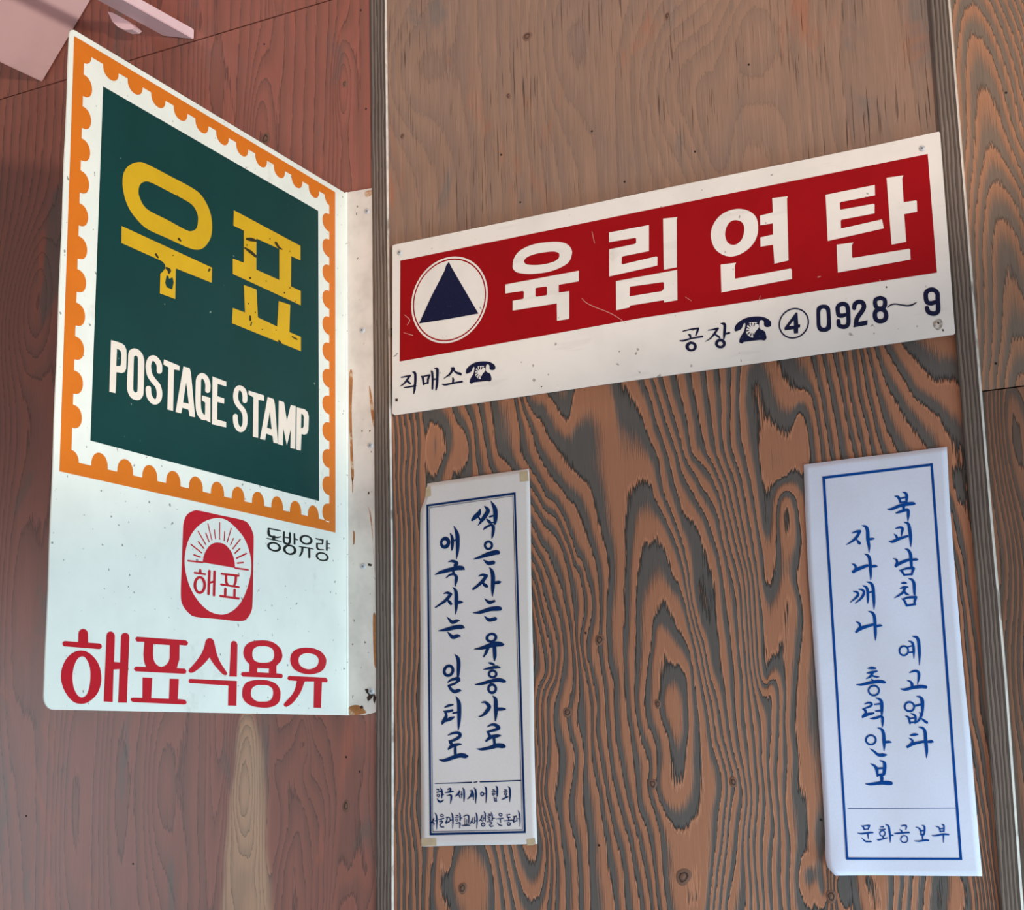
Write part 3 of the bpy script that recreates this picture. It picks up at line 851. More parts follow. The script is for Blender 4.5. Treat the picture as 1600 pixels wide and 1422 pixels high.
# main leaf: s from the bend at the wall outward
ZB, ZT = 0.0468, 0.7310
edge = [(0.5405 + 0.0004 * math.sin(i * 1.7) + 0.0035 * (1 - i / 20), ZB + 0.013 + (ZT - ZB - 0.023) * i / 20) for i in range(21)]
leaf = [(0.0, ZT + 0.0006)] + [(0.0, ZB)] + [(0.5441 - 0.013 + (p[0] - 0) * 1.0, p[1]) for p in arc(0, ZB + 0.013, 0.013, -90, 0)] + edge[1:-1] \
    + [(0.5405 - 0.008 + p[0], p[1]) for p in arc(0, ZT - 0.008, 0.008, 0, 90)]
slab('sign_panel', leaf, lambda s, z, l: sgn(s, z, l), 0.0013, m_white, stamp)
# flange screwed flat on the wall, with a ragged right edge
rag = [(583, 293.5), (584, 310), (582.5, 335), (584.5, 360), (586, 385), (584, 400), (586, 420), (584.6, 450), (586.5, 480), (587, 520), (586.4, 560), (587.2, 600), (586, 640),
       (588, 680), (589, 720), (588.3, 760), (589.6, 800), (588.8, 850), (590, 900), (589.2, 950), (590.2, 1000), (589, 1040), (590, 1070), (587.5, 1088), (589, 1100), (587, 1113)]
fl = [(-0.0006, 0)]
fpts = [tuple(on_wall(*p, d=0.0022)[[0, 2]]) for p in rag]
zt = on_wall(541, 302)[2]
outline = [(XS - 0.0004, zt)] + fpts + [tuple(on_wall(570, 1117, 0.0022)[[0, 2]]), (XS - 0.0004, ZB)]
slab('mounting_flange', outline, lambda x, z, l: (x, -0.0022 - l, z), 0.0014, m_flange, stamp)
mesh_obj('bend_fillet', [(XS - 0.0005, -0.0021, ZB), (XS + 0.0022, -0.0022, ZB), (XS + 0.0006, -0.0040, ZB),
                         (XS - 0.0005, -0.0021, zt), (XS + 0.0022, -0.0022, zt), (XS + 0.0006, -0.0040, zt)],
         [[0, 1, 2], [3, 5, 4], [0, 3, 4, 1], [1, 4, 5, 2], [2, 5, 3, 0]], m_white, stamp)

sg = lambda u, v, l: sgn(u, v, l)
# orange stamp border with its scalloped perforations, in sign metres
SO0, SO1, ZO0, ZO1 = 0.0300, 0.5340, 0.2733, 0.7244
SI0, SI1, ZI0, ZI1 = 0.0445, 0.5180, 0.2860, 0.7125
P = Paint(sg, 0.00015)
ob = []
for (a, b) in (((SO0, ZO0), (SO1, ZO0)), ((SO1, ZO0), (SO1, ZO1)), ((SO1, ZO1), (SO0, ZO1)), ((SO0, ZO1), (SO0, ZO0))):
    ob.append(a)


def bump_pts(c, half, depth, n=12):
    return [(half * math.cos(math.pi * k / n), depth * math.sin(math.pi * k / n) ** 0.8) for k in range(n + 1)]


inner = []
vz = [0.6772 - 0.03466 * k for k in range(12)]
hs = [0.4765 - 0.0395 * k for k in range(11)]
vr = [0.6772 - 0.03466 * k for k in range(12)]
# walk the inner edge: bottom (s falling), right (z rising), top (s rising), left (z falling)
inner.append((SI1, ZI0))
for c in hs:
    inner += [(c + x, ZI0 + y) for x, y in bump_pts(c, 0.0125, 0.0150)]
inner.append((SI0, ZI0))
for c in reversed(vr):
    inner += [(SI0 + y, c - x) for x, y in bump_pts(c, 0.0120, 0.0165)]
inner.append((SI0, ZI1))
for c in reversed(hs):
    inner += [(c - x, ZI1 - y) for x, y in bump_pts(c, 0.0125, 0.0125)]
inner.append((SI1, ZI1))
for c in vz[:-1]:
    inner += [(SI1 - y, c + x) for x, y in bump_pts(c, 0.0118, 0.0135)]
P.poly([ob, inner])
# bitten corner quarters
for (cx, cz, a0) in ((SI1, ZI1, 180), (SI0, ZI1, 270), (SI0, ZI0, 0), (SI1, ZI0, 90)):
    P.poly([[(cx, cz)] + arc(cx, cz, 0.011, a0, a0 + 90)])
P.build('stamp_border', m_orange, stamp)

px_s = lambda u, v, l: px_sign(u, v, l)
P = Paint(sg, 0.0002)
P.poly([[on_sign(161, 135), on_sign(497, 329.5), on_sign(498.5, 783), on_sign(141, 688.5)]])
green = P.build('stamp_field', m_green, stamp)

P = Paint(px_s, 0.0004)
T = Tile(P, 170, 230, 4.18)
T.C('88,240 95,170 130,120 190,98 250,112 400,190 540,265 600,312 645,385 668,460 672,540 660,600 620,655 570,670 500,650 380,595 250,535 180,470 130,400 100,320|192,290 200,250 225,228 270,230 400,295 500,348 550,385 578,440 580,490 570,530 540,548 500,540 380,475 270,420 225,380 200,330')
T.P('82,515 672,787 670,886 436,792 432,992 332,955 335,826 352,812 368,790 366,768 350,748 325,735 80,626|375,838 388,842 392,860 415,850 422,885 412,930 375,915 366,885')
T.P('815,412 1250,645 1250,740 1190,712 1188,910 1252,940 1252,1033 808,828 808,727 880,755 880,545 812,512|962,597 1112,665 1112,868 962,800')
T.P('880,900 963,930 972,1112 1098,1172 1108,1005 1183,1030 1178,1208 1253,1240 1253,1333 803,1150 808,1050 888,1080')
yl = P.build('lettering', m_yellow, stamp)
yl['label'] = 'large mustard yellow Korean letters on the green field'
CH = ('900,600,8 930,604,12 960,612,7;885,658,5 920,682,10 958,714,8;1088,625,8 1108,655,7 1130,668,3;655,800,8 650,808,5;455,600,8 466,612,5;305,700,7 318,720,6;920,1105,6 922,1130,6;930,1145,4 925,1165,4;'
    '1195,1238,4 1225,1255,5;1108,1266,6 1120,1278,6;920,855,7;1145,952,5;375,790,8 392,805,12 390,822,7;900,640,5;910,1022,5;1180,680,4;1050,598,4;1025,875,4;955,1080,4;1000,1190,4;1090,1195,4;418,708,4;445,318,4;1215,1008,4;1180,920,4')
for s in CH.split(';'):
    P = Paint(px_s, 0.0006)
    Tile(P, 170, 230, 4.18).S(s)
    P.build('paint_chip', m_chip, yl)

P = Paint(px_s, 0.0004)
T = Tile(P, 155, 520, 8.889)
T.P('160,103 235,122 310,148 350,180 372,230 376,300 373,420 370,500 350,545 310,562 235,548 222,840 137,820|243,222 280,240 298,265 303,310 298,440 285,462 232,462')
T.C('400,300 415,250 450,225 490,218 540,235 585,280 612,340 622,420 618,600 612,830 595,890 560,928 510,935 450,912 405,855 383,770 382,690 395,450|478,350 490,322 512,318 530,345 535,420 528,780 518,820 500,832 480,815 468,770 472,560')
T.S('832,532,38 830,450,38 800,390,38 755,352,38 710,365,38 682,430,38 680,500,38 700,590,38 760,680,38 810,740,38 832,830,38 822,920,38 780,960,38 735,945,38 690,880,38 678,800,38 678,775,38')
T.P('895,370 1112,460 1112,525 1035,510 1022,1087 942,1065 958,480 888,440')
T.P('1165,468 1252,492 1270,560 1328,1175 1252,1160 1235,1068 1150,1042 1135,1120 1057,1100|1205,690 1240,985 1160,968')
T.S('1503,800,36 1505,720,36 1480,640,36 1425,595,36 1380,640,36 1372,740,37 1370,980,37 1385,1100,38 1430,1170,38 1480,1175,36 1500,1130,36 1503,930,36')
T.P('1425,870 1540,905 1540,1250 1478,1215 1475,975 1422,940')
T = Tile(P, 325, 560, 8.889)
T.P('58,252 250,325 250,392 130,355 125,525 222,558 220,630 125,605 122,850 248,885 248,960 50,915')
T.S('508,588,34 508,520,34 490,450,34 440,410,34 400,430,34 380,500,34 385,580,34 420,650,34 480,720,34 508,800,34 505,920,34 470,985,34 430,985,34 390,930,34 375,850,34 375,805,34')
T.P('562,448 775,515 775,592 695,575 692,1105 618,1088 628,542 556,500')
T.P('825,535 908,565 925,640 968,1185 905,1170 892,1080 805,1045 790,1135 718,1118|855,740 880,985 815,965')
T.P('980,585 1052,610 1092,865 1145,648 1215,665 1208,1260 1140,1245 1145,980 1092,1215 1040,960 1035,1210 968,1190')
T.P('1228,680 1340,708 1380,745 1397,810 1390,1000 1370,1050 1330,1062 1295,1050 1285,1282 1222,1268|1292,768 1315,780 1328,820 1325,940 1312,970 1288,972')
P.build('lettering', m_cream, stamp)['label'] = 'cream capital letters under the yellow ones'

# sun emblem
P = Paint(px_s, 0.0002)
T = Tile(P, 270, 780, 7.1125)
T.C('110,400 120,260 160,170 240,127 300,130 540,182 780,235 850,290 890,380 898,460 892,800 885,1150 870,1250 820,1330 740,1357 500,1333 260,1310 180,1270 110,1180 88,1060 98,730|130,690 150,530 200,400 280,300 380,235 500,210 600,235 700,320 790,430 850,580 872,720 862,850 820,1010 760,1140 680,1230 580,1280 480,1275 380,1230 280,1130 200,1000 150,850')
emb = P.build('emblem', m_red2, stamp)
emb['label'] = 'small red rounded badge with a rising sun'
P = Paint(px_s, 0.0003)
T = Tile(P, 270, 780, 7.1125)
T.P('330,703 340,640 355,598 375,560 400,525 430,500 460,488 490,483 525,486 560,495 592,515 620,545 642,575 660,610 675,655 685,700 690,765')
T.S('168,685,9 330,703,9;690,765,9 835,787,9;388,272,5 432,455,5;280,358,6 365,505,6;200,503,7 318,597,7;235,620,8 302,645,8;365,378,6 402,475,6;283,475,7 343,548,7;460,340,5 473,442,5;520,262,5 517,445,5;'
    '575,360,5 568,462,5;648,325,5 602,480,5;672,437,5 640,510,5;748,447,6 665,552,6;742,552,7 690,600,7;815,605,8 708,657,8;780,705,8 718,712,8')
P.build('rising_sun', m_red2, emb)
P = Paint(px_s, 0.0003)
T = Tile(P, 270, 780, 7.1125)
T.S('303,790,13 303,820,16;242,818,11 358,835,11;405,800,15 395,1055,14;405,930,11 460,915,11;462,808,14 455,1068,14;542,830,12 728,852,12;590,840,14 592,920,14 605,945,12;700,850,14 695,920,14 680,960,12;'
    '535,948,11 730,978,11;582,998,14 580,1080,14;685,1010,14 683,1090,14;527,1077,12 730,1105,12')
T.E(298, 955, 70, 100, 38, 72)
P.build('lettering', m_red2, emb)

P = Paint(px_s, 0.0003)
T = Tile(P, 400, 810, 12.308)
T.S('235,205,15 240,250,25 240,290,26 260,330,22 310,355,15;235,195,14 350,215,13 470,240,10;290,345,16 400,368,14 475,350,8;340,365,35 335,400,30;205,385,9 340,412,12 485,448,8;'
    '535,265,18 535,450,20 600,495,18;650,285,18 648,450,20 610,500,20;540,362,11 650,378,11;735,300,16 738,490,18;745,395,16 795,410,10;830,545,10 960,565,12 1100,592,8;890,570,22 880,650,20 840,725,14;1020,580,22 1022,750,20;'
    '1150,390,11 1280,420,14;1280,420,18 1275,490,14;1165,485,12 1275,492,10;1170,490,18 1175,570,18 1210,600,14 1295,605,10;1360,430,16 1358,610,18;1370,485,10 1418,492,9;1370,570,10 1418,572,9')
T.E(345, 548, 138, 90, 90, 58, rot=16)
T.E(645, 605, 132, 98, 80, 66, rot=16)
T.E(960, 415, 128, 92, 82, 62, rot=16)
T.E(1270, 738, 128, 84, 88, 57, rot=16)
P.build('lettering', m_black, stamp)['label'] = 'small black Korean letters beside the badge'

P = Paint(px_s, 0.0003)
T = Tile(P, 85, 970, 7.2727)
T.S('325,146,54 325,245,56;118,262,30 505,291,32')
T.C('73,630 85,540 130,440 200,370 290,340 380,360 460,430 510,520 530,620 525,720 490,820 430,890 360,935 290,945 220,925 160,870 110,790 82,710|203,640 215,540 250,450 290,412 335,410 375,460 403,540 408,640 398,740 370,830 330,868 290,868 250,830 215,750')
T.P('590,170 594,150 605,135 620,125 638,122 656,126 670,138 680,155 685,175 675,468 745,475 755,180 762,160 775,145 790,138 808,137 826,142 840,155 848,172 850,190 820,932 722,930 738,550 670,555 660,925 558,918')
T.P('915,205 935,183 1490,222 1518,245 1510,275 1490,283 1420,275 1418,440 1400,500 1390,540 1480,545 1498,570 1490,600 1460,603 920,575 900,550 920,522 1040,525 1025,490 1015,450 1010,380 1020,240 935,238|1122,265 1310,278 1308,420 1298,460 1280,490 1250,515 1215,525 1185,518 1160,500 1138,475 1125,440 1118,380')
T.P('1000,645 1110,650 1098,880 1300,888 1308,660 1412,662 1400,890 1480,898 1503,925 1490,950 1460,952 890,925 862,905 870,880 900,875 998,878')
T = Tile(P, 295, 970, 6.9565)
T.C('180,225 200,198 228,190 260,205 275,240 300,350 340,450 410,560 415,580 395,592 360,575 290,500 240,430 222,402 190,440 120,510 50,560 10,565 -5,545 10,520 80,440 140,350 170,270')
T.P('455,250 465,228 477,222 490,220 503,224 515,232 527,260 520,608 438,606')
T.P('10,632 520,655 515,925 424,922 428,705 10,678 -3,668 -3,644')
T.P('590,350 596,315 605,285 625,260 650,240 685,226 720,218 800,212 845,216 890,225 928,242 960,265 987,292 1005,320 1017,380 1012,407 1005,430 988,453 970,470 950,490 950,572 1010,578 1022,600 1010,625 960,622 585,608 563,585 575,560 655,556 658,475 630,447 610,420 596,385|688,360 692,332 700,310 716,294 740,282 770,276 800,275 830,277 860,283 890,294 910,310 922,335 925,360 926,385 920,410 904,434 880,448 848,456 810,458 770,456 740,447 714,434 700,415 690,388|745,515 870,520 868,568 742,560')
T.C('578,780 590,720 630,670 700,648 790,643 880,655 950,690 988,745 995,810 980,880 930,925 850,945 760,942 680,925 620,890 585,840|672,790 690,730 740,702 800,700 860,705 905,740 915,790 900,845 860,875 800,880 740,875 690,840')
T.C('1100,420 1115,360 1160,315 1230,295 1300,293 1380,308 1445,345 1485,400 1492,450 1475,510 1430,555 1360,578 1290,582 1210,565 1140,525 1108,470|1190,430 1205,385 1250,358 1310,355 1370,372 1405,410 1405,465 1375,505 1310,528 1250,515 1205,480')
T.P('1075,610 1090,600 1490,620 1508,645 1500,670 1445,670 1435,948 1355,945 1360,660 1258,660 1230,740 1208,788 1180,830 1145,875 1110,910 1060,938 1035,930 1030,905 1055,876 1080,850 1108,820 1130,790 1148,755 1160,720 1172,655 1085,648 1070,630')
P.build('lettering', m_red2, stamp)['label'] = 'large red rounded Korean letters along the bottom'


def screw(parent, px, py, d, r=0.0042, stain=True):
    c = on_wall(px, py, d)
    V, F = [], []
    n = 14
    prof = [(1.0, 0.0), (0.95, 0.0006), (0.7, 0.0012), (0.0, 0.0014)]
    for q, h in prof:
        for k in range(n):
            a = 2 * math.pi * k / n
            V.append((c[0] + r * q * math.cos(a), c[1] - h, c[2] + r * q * math.sin(a)))
    for j in range(len(prof) - 1):
        for k in range(n):
            F.append([j * n + k, j * n + (k + 1) % n, (j + 1) * n + (k + 1) % n, (j + 1) * n + k])
    o = mesh_obj('screw', V, F, m_screw, parent, True)
    w, h = r * 0.45, r * 0.08
    V2, F2 = [], []
    for a in (0.5, 0.5 + math.pi / 2):
        ca, sa = math.cos(a), math.sin(a)
        b = len(V2)
        for u, v in ((-w, -h), (w, -h), (w, h), (-w, h)):
            V2.append((c[0] + u * ca - v * sa, c[1] - 0.00155 - 0.00003 * a, c[2] + u * sa + v * ca))
        F2.append([b, b + 1, b + 2, b + 3])
    mesh_obj('screw_recess', V2, F2, m_slot, o)
    return o


wl = lambda d: (lambda u, v, l: tuple(on_wall(u, v, d + l)))
for s in ('546,583 551,585 549.5,640 551,700 553,745 549,748 547,700 545.5,640', '573,790 577,800 583,850 586,900 584,870 582,830 579,800', '577,603 581,620 586,660 584,668 579,640',
          '570,300 582,297 581,304 572,308', '585,392 587,420 583,440 582,405', '583,960 589,975 588,1040 584,1030', '550,742 552,760 550.5,770', '552,830 554.5,834 554,848 552,850',
          '545.5,1105 560,1102 572,1113 560,1117 546,1117'):
    P = Paint(wl(0.0022), 0.00015)
    P.poly([catmull(parse(s), True, 4)])
    P.build('rust_stain', m_rust, bpy.data.objects['mounting_flange'])
for s in ('570,1077 574,1076 578,1080 584,1086 580,1092 575,1096 573,1090 576,1086 572,1082', '562,1104 566,1102 568,1106 564,1108', '584,1083 588,1090 585,1100 583,1094', '556.5,332 558,332 557.5,336 556.5,336',
          '565,672 566.5,672 566.5,675 565,675', '577,672 579,672 578.5,675 577,675', '575,880 582,882 580,885 575,884', '575,769 577,768 577,772 575,773'):
    P = Paint(wl(0.0022), 0.0002)
    P.poly([parse(s)])
    P.build('rust_spot', m_dirt, bpy.data.objects['mounting_flange'])
for px, py in ((573.5, 330), (566, 516), (579, 696), (567.5, 885), (580, 1080)):
    screw(stamp, px, py, 0.0022)

# ---------------------------------------------------------------- red and white sign on the wall
DS = 0.0105
coal = thing('wall_sign', 'long white metal sign with a red band, blue triangle and large white Korean letters', 'sign', (-0.67, -DS, 0.535))
corners = [(613, 386), (616, 382.5), (1467, 205.5), (1468.5, 207), (1492, 520), (1490.5, 522.5), (616.5, 648.5), (612.5, 645)]
top = [(613.5 + 0, 384.5)]
outl = []
E1 = [(613.2, 384.6), (616, 382.4)] + [(616 + (1467 - 616) * t, 382.4 + (205.8 - 382.4) * t + 0.5 * math.sin(9 * t)) for t in np.linspace(0.1, 0.9, 9)] + [(1467, 205.6), (1468.6, 207.5)]
E2 = [(1468.6 + (1492 - 1468.6) * t, 207.5 + (519 - 207.5) * t) for t in (0.25, 0.5, 0.75)] + [(1492, 520), (1490, 522.6)]
E3 = [(1490 + (617 - 1490) * t, 522.6 + (648.5 - 522.6) * t + 0.6 * math.sin(7 * t)) for t in np.linspace(0.1, 0.9, 9)] + [(617, 648.6), (613, 646)]
outl = [tuple(on_wall(*p, d=DS)[[0, 2]]) for p in E1 + E2 + E3]
slab('sign_panel', outl, lambda x, z, l: (x, -DS - l, z), 0.0013, m_white2, coal)
pw = wl(DS)
P = Paint(pw, 0.00015)
P.poly([[(625.4, 407.4), (1049, 320.6), (1449.6, 240.6), (1464, 426), (1000, 497.3), (624.5, 565)]])
redf = P.build('red_band', m_red, coal)


def wall_ring(cpx, r_px, ra, rb, lift, n=64):
    c = on_wall(*cpx, d=DS)
    t = on_wall(cpx[0], cpx[1] - r_px, d=DS)
    R = abs(t[2] - c[2])
    P = Paint(lambda u, v, l: (u, -DS - l, v), lift)
    el = lambda q: [(c[0] + R * q * math.cos(2 * math.pi * k / n), c[2] + R * q * math.sin(2 * math.pi * k / n)) for k in range(n)]
    P.poly([el(ra)] if rb is None else [el(ra), el(rb)])
    return P


P = wall_ring((701.8, 468.5), 66.8, 1.0, 0.955, 0.0003)
c2 = wall_ring((701.8, 468.5), 66.8, 0.922, None, 0.0003)
o = len(P.v)
P.v += c2.v
P.f += [[i + o for i in f] for f in c2.f]
emb2 = P.build('emblem', m_white2, coal)
emb2['label'] = 'white disc with a thin red ring and a blue triangle'
P = Paint(pw, 0.0005)
T = Tile(P, 620, 330, 5.0)
T.P('404,398 412,404 420,425 638,800 405,842 173,878 270,665 345,520 375,460 385,425')
P.build('triangle', m_navy, emb2)

P = Paint(pw, 0.0004)
T = Tile(P, 620, 330, 5.0)
T.C('905,430 915,370 960,310 1050,265 1150,245 1260,240 1330,258 1365,300 1367,340 1345,395 1290,435 1200,470 1100,487 1010,490 940,478 912,455|995,385 1020,358 1080,335 1150,322 1220,315 1262,325 1270,345 1262,370 1225,395 1150,415 1080,421 1020,417 998,403')
T.P('848,573 1422,465 1422,548 1265,575 1265,637 1347,625 1347,835 1340,843 1252,856 1250,720 905,777 905,700 985,686 991,678 993,632 985,623 848,643|1083,605 1090,599 1165,588 1173,595 1174,650 1168,657 1092,669 1083,663')
P.build('letter', m_white2, coal)['label'] = 'large white Korean letter'
P = Paint(pw, 0.0004)
T = Tile(P, 940, 320, 5.0)
T.P('58,217 370,158 370,362 168,402 158,410 156,460 162,466 428,403 437,410 436,475 60,560 60,348 258,307 270,297 270,264 262,258 58,293')
T.P('480,108 592,96 587,115 588,488 486,508')
T.P('112,597 590,508 592,745 490,763 485,745 225,787 215,803 115,824|220,640 480,604 487,612 487,655 470,675 218,716')
P.build('letter', m_white2, coal)['label'] = 'large white Korean letter'
P = Paint(pw, 0.0004)
T = Tile(P, 940, 320, 5.0)
T.C('853,240 870,160 920,90 990,48 1070,32 1150,48 1205,95 1222,165 1215,240 1180,310 1120,365 1050,398 985,402 920,375 875,325|965,220 980,165 1010,130 1050,120 1090,132 1112,165 1113,215 1095,270 1060,305 1025,314 990,300 970,265')
T.P('1333,-52 1455,-66 1448,-46 1460,435 1350,460 1340,312 1242,328 1240,255 1340,232 1338,145 1240,160 1237,85 1338,60')
T.P('930,468 1050,452 1040,480 1042,578 1475,498 1484,504 1487,580 936,686')
P.build('letter', m_white2, coal)['label'] = 'large white Korean letter'
P = Paint(pw, 0.0004)
T = Tile(P, 1200, 250, 5.3333)
T.P('480,290 890,208 892,295 608,350 598,358 602,415 880,365 888,372 888,445 613,498 606,506 608,572 950,495 965,570 498,675')
T.P('988,148 1128,128 1118,155 1130,352 1232,337 1240,342 1243,430 1135,452 1152,682 1030,706')
T.P('572,706 712,688 698,712 700,810 708,816 1175,740 1184,746 1188,830 582,938')
P.build('letter', m_white2, coal)['label'] = 'large white Korean letter'

P = Paint(pw, 0.0003)
T = Tile(P, 610, 550, 8.0)
T.S('138,318,8 200,305,10 248,298,12;240,300,12 205,355,14 160,405,9 118,430,3;200,355,10 235,385,14 248,392,10;275,250,5 300,258,16 312,290,16 310,400,15 302,408,12;172,446,7 240,436,10 315,422,11;305,420,14 302,470,15 293,520,6;'
    '388,305,8 405,320,15 415,405,13;395,312,10 440,300,10 490,290,12;488,292,13 470,345,14 468,390,12;415,398,10 470,385,10;505,240,5 520,250,14 528,330,14 525,450,12 522,465,8;525,345,10 590,335,10;550,208,5 580,212,18 588,250,18 582,400,16 570,475,9;'
    '755,200,6 785,205,18 790,215,18;780,215,16 745,275,13 668,332,4;785,225,10 830,260,14 875,275,16 880,285,10;780,325,9 785,345,13 780,390,12;650,405,7 690,410,12 780,392,11 895,370,13')
P.build('lettering', m_navy, coal)['label'] = 'small navy Korean word at the lower left'
P = Paint(pw, 0.0003)
T2 = Tile(P, 1050, 480, 8.0)
T2.S('138,300,7 230,278,9 325,265,12;328,265,13 315,310,13 298,352,8;205,345,7 225,350,14 232,390,10;100,420,7 150,418,12 250,390,10 380,367,12;230,430,6 245,440,10;452,288,6 520,278,10 575,265,13;570,270,13 535,325,14 480,390,9 418,430,3;'
     '530,335,8 575,365,14 595,380,10;610,205,5 640,208,16 660,225,18 655,330,17 648,395,9;665,335,10 715,322,14;595,395,6 610,405,12')
T2.E(240, 492, 72, 62, 31, 32, 3, 2)
T2.E(605, 455, 68, 61, 30, 27, 0, 2)
P.build('lettering', m_navy, coal)['label'] = 'small navy Korean word before the telephone number'

PHONE = '945,270 948,220 985,175 1050,135 1130,118 1210,118 1265,135 1305,165 1312,200 1300,222 1270,228 1242,215 1235,165 1200,160 1195,240 1245,270 1262,320 1262,350 1240,368 1205,362 1120,372 1040,382 1020,398 990,385 998,340 1020,300 1040,265 1052,195 1035,192 1015,240 985,262'
DIAL = '1062,250 1075,205 1100,190 1090,180 1170,176 1160,190 1185,205 1185,235 1160,265 1140,300 1130,335 1100,330 1070,305 1058,275'
tf2 = lambda s: ' '.join('%.1f,%.1f' % (785 + (x - 945) * 1.241, 300 + (y - 270) * 1.2) for x, y in parse(s))
for (ox, oy), g in (((610, 550), lambda s: s), ((1050, 480), tf2)):
    P = Paint(pw, 0.0003)
    T = Tile(P, ox, oy, 8.0)
    T.C(g(PHONE), 3)
    ph = P.build('telephone_symbol', m_navy, coal)
    P = Paint(pw, 0.0005)
    T = Tile(P, ox, oy, 8.0)
    T.C(g(DIAL), 3)
    dial = P.build('dial', m_white2, ph)
    P = Paint(pw, 0.0007)
    T = Tile(P, ox, oy, 8.0)
    for k in range(9):
        a = math.radians(-70 - k * 30)
        p0 = '%.1f,%.1f' % (1124 + 38 * math.cos(a), 255 + 40 * math.sin(a))
        p1 = '%.1f,%.1f' % (1124 + 60 * math.cos(a), 255 + 68 * math.sin(a))
        T.S(g(p0) + ',5 ' + g(p1) + ',8')
    P.build('finger_marks', m_navy, ph)

BRUSH = 1.14
P = Paint(pw, 0.0003)
T = Tile(P, 1210, 440, 5.7143)
T.P('190,278 207,275 213,383 230,383 230,408 213,412 212,460 175,464 172,425 92,436 90,412|172,345 175,392 130,398')
T.C('375,275 380,235 405,212 440,205 475,212 497,240 503,310 507,390 500,425 470,445 435,450 400,440 380,405 376,340|410,275 420,248 438,240 458,250 465,275 468,320 468,375 460,405 440,412 418,400 412,375 410,320')
T.S('605,305,17 575,300,17 567,270,17 567,225,17 600,200,17 640,207,17 656,240,17 660,300,17 660,370,17 640,400,17 605,403,17 577,390,17 572,352,16;605,305,16 640,295,14;712,238,16 717,205,17 745,182,17 785,187,18 800,222,18 785,260,18 740,325,18 728,375,18')
T.P('705,410 712,368 832,345 830,387')
T.S('945,145,16 905,162,16 900,200,17 915,232,17 950,240,16 978,228,17 988,195,17 982,160,16 945,145,16;945,245,16 905,265,17 898,310,18 915,345,18 950,355,17 985,340,18 998,305,18 985,262,17 945,245,16;'
    '1010,232,3 1040,208,5 1080,200,5 1130,208,5 1190,215,6 1235,205,6 1268,186,3;1400,195,18 1365,185,18 1353,145,18 1355,100,18 1385,75,18 1425,75,18 1455,105,18 1458,150,18 1462,250,18 1445,280,18 1410,285,18 1375,270,18 1362,235,17;1400,195,18 1440,182,16')
w2 = wall_ring((1240.4, 505.3), 24.0, 1.0, 0.905, 0.0003)
o = len(P.v)
P.v += w2.v
P.f += [[i + o for i in f] for f in w2.f]
BRUSH = 1.0
P.build('lettering', m_navy, coal)['label'] = 'navy telephone number with a circled four'

P = Paint(pw, 0.0002)
for s in ('1463,500 1469,498 1473,504 1471,512 1465,516 1459,511 1458,504',):
    P.poly([catmull(parse(s), True, 4)])
P.build('dirt_ring', paint_mat('grimy_ring', srgb(172, 156, 142), (0.15, 120), 0.6, wear=(srgb(224, 212, 202), 60, 0.50, 0.9)), coal)
for s in ('1464,504 1466,502 1468,505 1466,507', '1472,515 1474,514 1475,517 1473,518', '617.5,623 621.5,622.5 621.5,627 618,627.5', '1384,448 1386,447 1386,450 1384,450', '845,604 847,603 847,605 845,605',
          '967,549 968.4,548 968.4,550 967,550.4', '1365,521 1366.5,520 1366.5,522 1365,522'):
    P = Paint(pw, 0.0004)
    P.poly([parse(s)])
    P.build('nail_hole', m_dirt, coal)
m_scr = paint_mat('pale_scratch', srgb(214, 150, 140), (0.05, 40), 0.5)
for s in ('909,466,.3 916,473,.5 930,480,.5 948,487,.5 962,494,.5 978,505,.3', '925,362,.4 929,380,.4', '1188,462,.4 1186,470,.4', '1071,464,.3 1080,470,.4', '632,492,.3 640,500,.7 636,508,.3', '631,520,.3 645,524,.6', '1278,433,.8 1282,432,.5', '1375,438,1'):
    P = Paint(pw, 0.0004)
    T = Tile(P, 0, 0, 1.0)
    T.S(s)
    P.build('scratch', m_scr, redf)
screw(coal, 624.5, 394.8, DS, 0.0036)
screw(coal, 1441, 232, DS, 0.0036)


# ------------------------------------------------------------------ paper notices
def paper_mat(name, col, aged, k):
    N = NT(name)
    a = N.noise((7, 7, 5), 4.0, 0.6, (k, 0, k))
    c = N.mix(N.ramp(a, 0.40, 0.72, 0.0, 0.55), col, aged)
    f = N.noise((500, 500, 500), 2.0)
    c = N.mix(N.ramp(f, 0.3, 0.8, 0.0, 0.10), c, srgb(190, 180, 172))
    hh = N.math('ADD', N.noise((26, 26, 9), 3.0, 0.5, (k, 0, 0)), N.math('MULTIPLY', f, 0.05))
    N.bump(hh, 0.10, 0.004)
    return N.done(c, 0.75, 0.15)


m_paper1 = paper_mat('ivory_paper', srgb(230, 218, 214), srgb(222, 210, 194), 2)
m_paper2 = paper_mat('white_paper', srgb(228, 228, 244), srgb(212, 210, 212), 5)
BRUSH = 1.12
m_ink1 = paint_mat('dark_blue_ink', srgb(10, 46, 96), (0.10, 60), 0.7, spec=0.1)
m_ink2 = paint_mat('blue_ink', srgb(6, 72, 150), (0.08, 60), 0.7, spec=0.1)
m_tape = paint_mat('yellowed_tape', srgb(206, 180, 146), (0.08, 60), 0.4)


